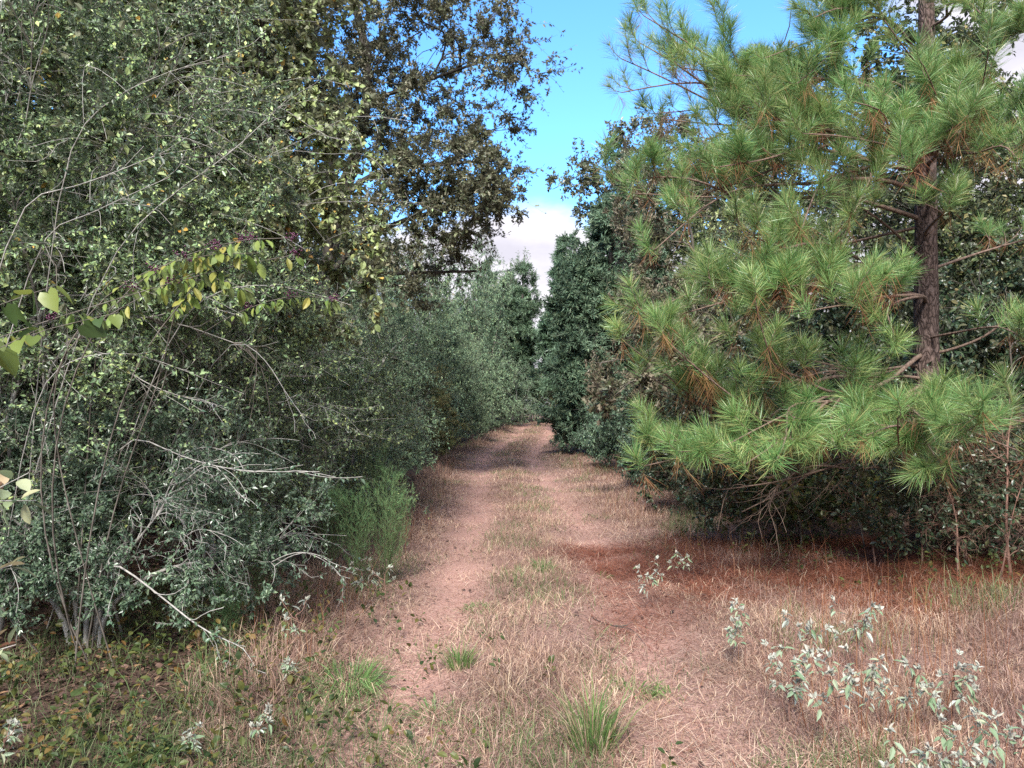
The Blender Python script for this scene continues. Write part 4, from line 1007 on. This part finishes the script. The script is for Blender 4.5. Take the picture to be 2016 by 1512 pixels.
    # cones sit on the outer branches
    for c, ax in cones:
        n = 60
        f = np.linspace(0, 1, n); a = f * 6.283 * 13
        rr = .014 * np.sin(np.pi * (.12 + .83 * f)); ax = nrm(ax)
        u = nrm(np.cross(ax, [0, 0, 1.])); v = np.cross(ax, u)
        rad = np.cos(a)[:, None] * u + np.sin(a)[:, None] * v
        pos = c + ax * (.055 * f[:, None]) + rad * (rr * .3)[:, None]
        cv = place_leaves(pos, nrm(rad + ax * .5), nrm(ax + 0 * rad), .014 + rr * .5, .8, 'diamond')
        core = np.stack([c + ax * s for s in np.linspace(-.01, .055, 6)])[None]
        build('pine_cone', [cv, tubes(core, np.array([[.004, .009, .010, .009, .006, .003]]), 7)], M['pine_twig'], root)


pine()

b = (3.15, 24.5)


def cone_lobes(h, r, z0=.3, n=7, p=.8):
    return [((.12 * r * math.sin(i * 2.4), .12 * r * math.cos(i * 2.4), z0 + (h - z0) * (i + .5) / n), (max(.25, r * (1 - (i + .2) / n) ** p), max(.25, r * (1 - (i + .2) / n) ** p), (h - z0) / n * .85)) for i in range(n)]


plant('cedar_tree', 'dark blue green cedar standing at the right bend of the track', 'tree', b, [((0, 0, 0), (0, 0, 8.4), .14)], [((0, 0, 3.4), (1.95, 1.9, 2.6)), ((-.25, -.3, 1.5), (1.9, 1.8, 1.35)), ((.35, 0, 6.0), (1.6, 1.5, 2.0)), ((-.85, -.3, 4.9), (1.15, 1.2, 1.7)), ((.95, -.2, 5.0), (1.2, 1.2, 1.9)), ((.75, 0, 7.7), (1.1, 1.1, 1.5)), ((-.3, .1, 7.0), (.75, .8, 1.1)), ((-1.55, -.4, 2.6), (.7, .7, .45)), ((-1.5, -.3, 4.3), (.6, .7, .4)), ((-1.2, -.2, 6.1), (.55, .6, .45)), ((-1.75, -.5, 1.2), (.6, .6, .4)), ((1.2, -.2, 6.8), (.7, .6, .5)), ((.2, 0, 9.0), (.35, .35, .7))], (90, 560, 7600), 'cedar', 'dark_bark', lsize=.12, lwid=.26, lper=20, seed=401, thr=-.02, nscale=1.0,
      twig_len=.5, twig_r=.003, fwd=1.1, droop=-.2, up=.3, jit=.8, lift=-.1, shell=.6)
cedar2 = plant('cedar_tree', 'second cedar, smaller and further back along the right side', 'tree', (4.3, 30.5), [((0, 0, 0), (0, 0, 10.8), .13)], cone_lobes(11.6, 2.0, .5, 8, .5), (60, 400, 4000), 'cedar', 'dark_bark', lsize=.15, lwid=.24, lper=18, seed=403, thr=-.14, nscale=1.3,
               twig_len=.5, twig_r=.003, fwd=1.1, droop=-.2, up=.3, jit=.8, lift=-.1, shell=.6)
b = (4.9, 34)
plant('oak_tree', 'airy oak with visible limbs topping the cedars on the right of the sky gap', 'tree', b, [((0, 0, 0), (.2, 0, 13), .2)],
      [(rel(1190, 300, 33, b), (1.5, 1.5, 1.2)), (rel(1255, 275, 33.5, b), (1.6, 1.5, 1.2)), (rel(1130, 350, 33, b), (1.2, 1.3, .7)), (rel(1200, 400, 33, b), (2.0, 1.6, 1.3)), (rel(1270, 430, 34, b), (2, 2, 2.5))],
      (24, 170, 1300), 'oak', 'dark_bark', lsize=.13, lwid=.55, lper=14, templ='diamond', seed=405, thr=-.04, nscale=.8, twig_len=.9, twig_r=.007, split_limbs=True, lift=.3)


def far_pine(base, h, r, label, seed):
    return plant('pine_tree', label, 'tree', base, [((0, 0, 0), (0, 0, h), .15)], cone_lobes(h, r, h * .2, 6, .38), (44, 320, 2400), 'needle_far', 'dark_bark', lsize=.22, lwid=.09, lper=34, seed=seed, thr=-.05, nscale=.7,
                 twig_len=.7, twig_r=.006, fwd=1.2, droop=-.1, up=.3, jit=.7, templ='diamond', group='slender pines beyond the bend')


fp = far_pine((.55, 46), 9.2, 2.3, 'slender blue green pine at the left of the far gap', 411)
fp2 = far_pine((3.1, 38), 9.4, 1.9, 'narrow pine peeking out left of the cedar', 413)
copy_thing(fp, (-1.8, 56, g0(-1.8, 56)), 2.0, 1.15, 'hazy pine behind the distant junipers')
copy_thing(fp, (5.0, 62, g0(5, 62)), 1.0, 1.0, 'dim pine past the crest on the right')

# woods past the crest that close the view
for i, (x, y, rz, s, src, lb) in enumerate([(3.6, 66, 1, .62, wl, 'small tree framed in the far gap beyond the crest'), (-.5, 70, 3, .9, wl, 'tree beyond the crest, left of the far gap'), (-.9, 52, 2.2, .82, wo, 'round olive crowned tree behind the far left junipers'), (7.5, 70, 4, 1.0, wo, 'tree beyond the crest, right of the far gap'),
                                            (-6.5, 75, 5, 1.1, wo, 'far tree hidden behind the left row'), (1.9, 60, 2, .36, wo, 'low yellowish tree just behind the crest'), (5.2, 58, .4, .45, wl, 'low dark tree just behind the crest at the right')]):
    copy_thing(src, (x, y, g0(x, y)), rz, s, lb)

# shrubs and young trees on the right between pine and cedar
b = (3.75, 16.2)
plant('willow_oak_sapling', 'young oak with narrow tan olive leaves in front of the cedar', 'tree', b, [((0, 0, 0), (-.3, 0, 6.6), .06), ((.1, 0, 0), (.3, .2, 5), .05)],
      [(rel(1270, 400, 15.8, b), (.75, .8, 1.6)), (rel(1310, 620, 15.6, b), (.95, .9, 1.2)), (rel(1235, 560, 16, b), (.5, .6, .9)), (rel(1240, 725, 15.5, b), (.95, .8, .55), 1.2), (rel(1330, 330, 16.2, b), (.9, .9, 1.4))],
      (26, 190, 1700), 'tan', 'mid_bark', lsize=.075, lwid=.34, lper=15, templ='diamond', seed=421, thr=-.08, nscale=1.1, twig_len=.55)
b = (2.95, 14.6)
rs = shrub(b, 1.45, 1.15, 'low dark green bush leaning over the right verge', 'yaupon_low', .045, 423, 16, (22, 170, 1700), templ='diamond', wid=.55, group='bushes along the right verge', bark='dark_bark')
copy_thing(rs, (2.75, 18.3, g0(2.75, 18.3)), 2.1, (1.15, 1.0, 1.3), 'bush with arching twigs, second along the right verge')
copy_thing(rs, (2.9, 24, g0(2.9, 24)), 4.2, (1.2, 1.1, 1.3), 'bush at the foot of the cedar')
copy_thing(rs, (3.4, 32, g0(3.4, 32)), .4, (1.2, 1.1, 1.5), 'bush further back on the right verge')
copy_thing(s4, (3.6, 45, g0(3.6, 45)), .4, (.9, .9, .9), 'yellow green shrub on the right near the crest', 'bushes along the right verge')
b = (3.4, 13.2)
plant('oak_sapling', 'oak sapling with lobed bronze and pale leaves above the right bush', 'tree', b, [((0, 0, 0), (-.3, -.1, 2.4), .03), ((.05, 0, 0), (.4, 0, 2.3), .03)],
      [(rel(1230, 790, 12.6, b), (.75, .5, .35)), (rel(1330, 770, 12.8, b), (.8, .6, .5)), (rel(1380, 690, 13, b), (.8, .7, .6))],
      (14, 90, 420), 'tan', 'mid_bark', lsize=.13, lwid=.55, lper=8, templ='lobed', seed=425, thr=-.12, twig_len=.4, fwd=.8)
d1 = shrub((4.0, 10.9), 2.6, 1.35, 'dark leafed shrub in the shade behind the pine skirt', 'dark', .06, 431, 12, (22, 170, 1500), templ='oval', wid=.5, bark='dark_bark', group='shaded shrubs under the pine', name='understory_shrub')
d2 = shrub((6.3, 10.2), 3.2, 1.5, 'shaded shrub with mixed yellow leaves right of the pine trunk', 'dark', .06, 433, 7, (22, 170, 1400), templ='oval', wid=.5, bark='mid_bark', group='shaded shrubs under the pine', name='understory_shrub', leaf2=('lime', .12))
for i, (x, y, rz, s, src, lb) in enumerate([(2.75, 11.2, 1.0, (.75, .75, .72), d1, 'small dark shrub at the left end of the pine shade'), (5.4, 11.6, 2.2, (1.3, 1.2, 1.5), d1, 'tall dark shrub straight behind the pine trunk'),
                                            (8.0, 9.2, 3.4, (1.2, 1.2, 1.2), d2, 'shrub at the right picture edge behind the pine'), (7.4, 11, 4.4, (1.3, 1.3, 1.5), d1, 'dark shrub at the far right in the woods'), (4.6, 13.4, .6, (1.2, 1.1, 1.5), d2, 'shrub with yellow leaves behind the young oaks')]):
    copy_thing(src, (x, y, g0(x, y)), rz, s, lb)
b = (4.35, 6.75)
plant('tangled_shrub', 'tangle of dry reddish vines and sparse leaves at the right edge', 'shrub', b,
      [((0, 0, 0), (.1, .1, 1.5), .014), ((.25, 0, 0), (.35, -.1, 1.4), .012), ((-.4, .1, 0), (-.5, .3, 1.2), .01), ((.5, .1, 0), (.7, .2, 1.5), .014), ((-.15, -.1, 0), (.1, -.2, 1.0), .008)],
      [((.2, .1, .75), (1.0, .5, .7))], (60, 420, 1900), 'dark', 'red_bark', lsize=.038, lwid=.5, lper=.25, templ='oval', seed=441, thr=-1, twig_len=.5, wig=.14, bare=60, extra=((.2, .1, .65), (1.0, .5, .62)), twig_r=.0024)
b = (3.1, 8.3)
plant('tangled_shrub', 'sparse lobed leaf sapling with pale thin stems in the pine shade', 'shrub', b,
      [((0, 0, 0), (-.2, .1, .9), .008), ((.6, -.2, 0), (.5, -.1, 1.0), .009), ((1.0, 0, 0), (1.2, .2, 1.2), .01), ((-.6, .2, 0), (-.7, .2, .8), .008)],
      [((.1, .1, .8), (1.2, .5, .5))], (26, 120, 300), 'cover', 'mid_bark', lsize=.06, lwid=.9, lper=1.6, templ='lobed', seed=443, thr=-1, twig_len=.4, wig=.12, bare=40, extra=((.3, .3, .7), (1.4, .5, .6)), twig_r=.0016)
for bb, lb, sd, lf in (((4.15, 7.25), 'dark brush of dead twigs hiding the foot of the pine trunk', 445, 'dark'), ((5.0, 7.6), 'dark twiggy brush with withered leaves right of the pine trunk', 447, 'dark'), ((2.9, 8.7), 'dark twiggy brush left of the pine trunk under its lowest branches', 449, 'dark')):
    plant('tangled_shrub', lb, 'shrub', bb, [((-.3, 0, 0), (-.5, 0, 1.3), .01), ((.1, 0, 0), (.2, 0, 1.5), .012), ((.4, .1, 0), (.6, .1, 1.3), .01), ((-.7, .1, 0), (-.9, .1, 1.0), .008), ((.8, 0, 0), (.9, .1, 1.1), .008)],
          [((0, .05, .85), (1.15, .38, .8))], (60, 420, 2200), lf, 'red_bark', lsize=.045, lwid=.5, lper=.8, templ='oval', seed=sd, thr=-1, twig_len=.5, wig=.13, bare=70, extra=((0, .0, .7), (1.15, .4, .68)), twig_r=.0017, group='tangled brush under the pine')
# woodland behind the pine
for i, (x, y, rz, s, src, lb) in enumerate([(7.2, 13.2, .3, .9, wl, 'leafy tree right behind the pine crown'), (10.5, 10.5, 1.7, .8, wo, 'olive tinted tree at the far right edge'), (6.4, 18.5, 2.9, .9, wo, 'olive tinted tree seen through the pine branches'),
                                            (10, 17, 4.1, .9, wl, 'tall tree deep in the right woods'), (6.6, 25, 5.0, 1.0, wl, 'tree beside the cedar in the right woods'), (13.5, 14, 5.6, 1.2, wl, 'tree closing the right picture edge'), (9, 30, .9, 1.1, wo, 'hazy tree far back in the right woods')]):
    copy_thing(src, (x, y, g0(x, y)), rz, s, lb)


def stick():
    a = np.array([*gp(1215, 1225), .03]); a[2] += g0(a[0], a[1]); rng = np.random.default_rng(3)
    root = empty('fallen_stick', tuple(a), 'thin dark fallen stick lying along the right wheel track', 'stick')
    P = curves(np.array([[-.28, .5, .0]]), np.array([[.16, -.42, .0]]), np.array([[.4, -.9, .02]]), 14, rng, .5, .03)
    build('stem', [tubes(P, taper(np.array([.004]), np.array([.002]), 14), 6)], M['dark_bark'], root, True)
    P2 = curves(P[0, 6:8], P[0, 6:8] + [[.12, -.03, .02], [.10, .02, .03]], np.array([[1, 0, .2], [1, .3, .2]]), 6, rng, .5, .1)
    build('side_twig', [tubes(P2, taper(np.full(2, .004), np.full(2, .002), 6), 5)], M['dark_bark'], root, True)


stick()
# sparse pale long shoots that arch out of the left thicket
def shoot(pts, r, label, seed, leaf='yaupon_low', nl=30):
    b0 = pts[0]
    leafy_branch('arching_shoot', label, 'shoot', (b0[0], b0[1]), [pts], leaf, .027, .5, nl, seed, 'diamond', .1, r, 'pale_bark', 10, .45, 'pale shoots arching out of the left thicket')


shoot([(-2.6, 5.2, .0), W(195, 1075, 4.55), W(320, 1170, 4.5), W(400, 1235, 4.4), W(470, 1265, 4.35)], 0.0075, 'thick pale holly stem slanting down through the low leaves', 501)
shoot([(-3.2, 5.3, .0), W(230, 830, 4.7), W(340, 895, 4.6), W(470, 930, 4.5), W(630, 928, 4.4)], 0.0054, 'long pale shoot running level below the bare twigs', 502)
shoot([(-3.2, 5.6, .0), W(150, 640, 4.9), W(250, 735, 4.8), W(330, 775, 4.7), W(440, 800, 4.6)], 0.0054, 'curved pale shoot drooping through the dark hollow', 503, nl=10)
shoot([(-3.0, 5.6, .0), W(430, 640, 4.9), W(520, 700, 4.85), W(560, 770, 4.8), W(600, 825, 4.8)], 0.0041, 'thin pale shoot falling towards the feathery weeds', 504, nl=10)
shoot([(-3.6, 4.6, .0), W(10, 380, 4.0), W(120, 375, 3.95), W(260, 320, 3.9), W(330, 290, 3.9)], 0.0041, 'pale shoot sweeping across the upper holly crown', 505)
shoot([(-3.5, 4.6, .0), W(60, 450, 4.1), W(150, 430, 4.0), W(230, 390, 3.9), W(330, 345, 3.9)], 0.0034, 'pale shoot just under the upper holly crown', 506)


# ------------------------------------------------------------------ woods that read as one mass behind everything
def woods(name, label, pts, seed, n):
    rng = np.random.default_rng(seed)
    pts = np.array(pts, float); seg = np.linalg.norm(np.diff(pts, axis=0), axis=1); cum = np.concatenate([[0], np.cumsum(seg)])

    def along(s):
        return np.stack([np.interp(s, cum, pts[:, 0]), np.interp(s, cum, pts[:, 1])], 1)
    m = int(cum[-1] / 1.1)
    q = along(rng.uniform(0, cum[-1], m)) + rng.normal(0, 1.3, (m, 2))
    hT = rng.uniform(6.5, 10.5, m); A = np.concatenate([q, gz(q[:, 0], q[:, 1])[:, None] - .1], 1)
    B = A + np.stack([rng.normal(0, .5, m), rng.normal(0, .5, m), hT], 1)
    P = curves(A, B, np.tile([0, 0, 1.], (m, 1)), 9, rng, .5, .03)
    i = rng.integers(0, m, n); f = rng.uniform(.03, 1.08, n)
    rad = (.55 + 1.5 * np.sin(np.pi * np.clip(f * .9 + .1, 0, 1)) ** .6) * rng.uniform(0, 1, n) ** .5
    a = rng.uniform(0, 6.283, n)
    k = np.clip((f * 8).astype(int), 0, 8)
    pos = P[i, k] + np.stack([np.cos(a) * rad, np.sin(a) * rad, rng.normal(0, .5, n)], 1)
    nv = np.array([mnoise.noise(Vector(v * .75)) for v in pos]); pos = pos[(nv > -.16) & (pos[:, 2] > .0)]
    n = len(pos)
    Lv = nrm(rng.normal(size=(n, 3)) + [0, 0, -.3]); Nv = nrm(rng.normal(0, .6, (n, 3)) + [0, 0, .8])
    V, Fq = place_leaves(pos, Lv, Nv, rng.uniform(.13, .24, n), .55, 'diamond')
    o = build(name, [(V, Fq, 0), (*tubes(P, taper(np.full(m, .11), np.full(m, .03), 9), 6), 1)], [M['wood'], M['dark_bark']])
    tag(o, label, 'woods', kind='stuff')


woods('woods', 'dense green woods standing behind the left thicket', [(-9, 2), (-11, 8), (-11.5, 16), (-10, 26), (-8.5, 40), (-7, 55), (-4, 75)], 601, 70000)
woods('woods', 'dense green woods standing behind the right side trees', [(10.5, 3), (12.5, 9), (12.5, 16), (10.5, 24), (8.5, 34), (8, 46), (8.5, 60), (10, 75)], 603, 60000)
woods('woods', 'far woods closing the view beyond the crest', [(-14, 84), (-5, 86), (1, 92), (5, 90), (20, 84)], 605, 22000)
for i, (x, y, rz, s, src, lb) in enumerate([(-6.6, 9.4, 1.0, (1.4, 1.3, 1.6), d1, 'dark shrub deep behind the overhanging holly'), (-5.6, 5.2, 3.0, (1.3, 1.2, 1.3), d1, 'dark shrub at the left edge behind the holly stems'), (-7.4, 6.6, 4.0, (1.6, 1.4, 1.8), d1, 'tall dark shrub at the far left under the trees'),
                                            (-4.6, 8.9, 5.0, (1.1, 1.0, 1.2), d1, 'dark shrub between the hollies and the young broadleaf tree'), (-6.2, 12.6, .2, (1.5, 1.4, 1.7), d1, 'dark shrub in front of the olive tinted tree'), (-5.6, 15, 2.2, (1.4, 1.3, 1.6), d2, 'mixed leaf shrub at the foot of the big oak'),
                                            (9.2, 9.6, 3.4, (1.4, 1.3, 1.7), d1, 'dark shrub at the far right behind the pine'), (6.6, 14.2, 1.4, (1.6, 1.4, 1.8), d2, 'mixed leaf shrub behind the dark shrubs on the right'), (5.6, 20, 2.5, (1.6, 1.4, 1.8), d1, 'dark shrub behind the tan young oak')]):
    copy_thing(src, (x, y, g0(x, y)), rz, s, lb)
for x, y, rz, s, src, lb in [(1.35, 55, 1.2, (1.2, 1.0, .8), s5, 'low sage shrub closing the gap right behind the crest'), (3.6, 55, 2.9, (1.1, 1.0, 1.0), s4, 'yellowish shrub behind the crest at the right of the gap'), (-1.0, 50, 4.0, (1.3, 1.1, 1.3), s5, 'tall sage shrub left of the crest'), (5.2, 50, .5, (1.2, 1.1, 1.2), s3, 'grey green shrub right of the crest')]:
    copy_thing(src, (x, y, g0(x, y)), rz, s, lb)
for k, pts, r in ((508, [(-3.4, 5.0, 0), W(180, 520, 4.3), W(330, 380, 4.2), W(450, 300, 4.2), W(560, 190, 4.3)], .004), (509, [(-3.2, 5.0, 0), W(100, 300, 4.2), W(200, 190, 4.1), W(330, 130, 4.1), W(450, 100, 4.2)], .0035), (510, [(-3.0, 5.2, 0), W(330, 620, 4.6), W(450, 560, 4.5), W(560, 560, 4.45), W(690, 600, 4.4)], .0035), (511, [(-3.3, 4.9, 0), W(60, 760, 4.3), W(150, 700, 4.25), W(260, 690, 4.2), W(390, 740, 4.2)], .0035)):
    shoot(pts, r, {508: 'long slim shoot climbing right through the upper holly crown', 509: 'slim shoot near the top left corner of the holly', 510: 'slim shoot reaching right below the beautyberry leaves', 511: 'slim shoot arching over the dark hollow at the left'}[k], k, 'yaupon', 60)
sc.cycles.use_denoising = False
sc.cycles.max_bounces = 6; sc.cycles.diffuse_bounces = 4; sc.cycles.glossy_bounces = 2; sc.cycles.transmission_bounces = 4
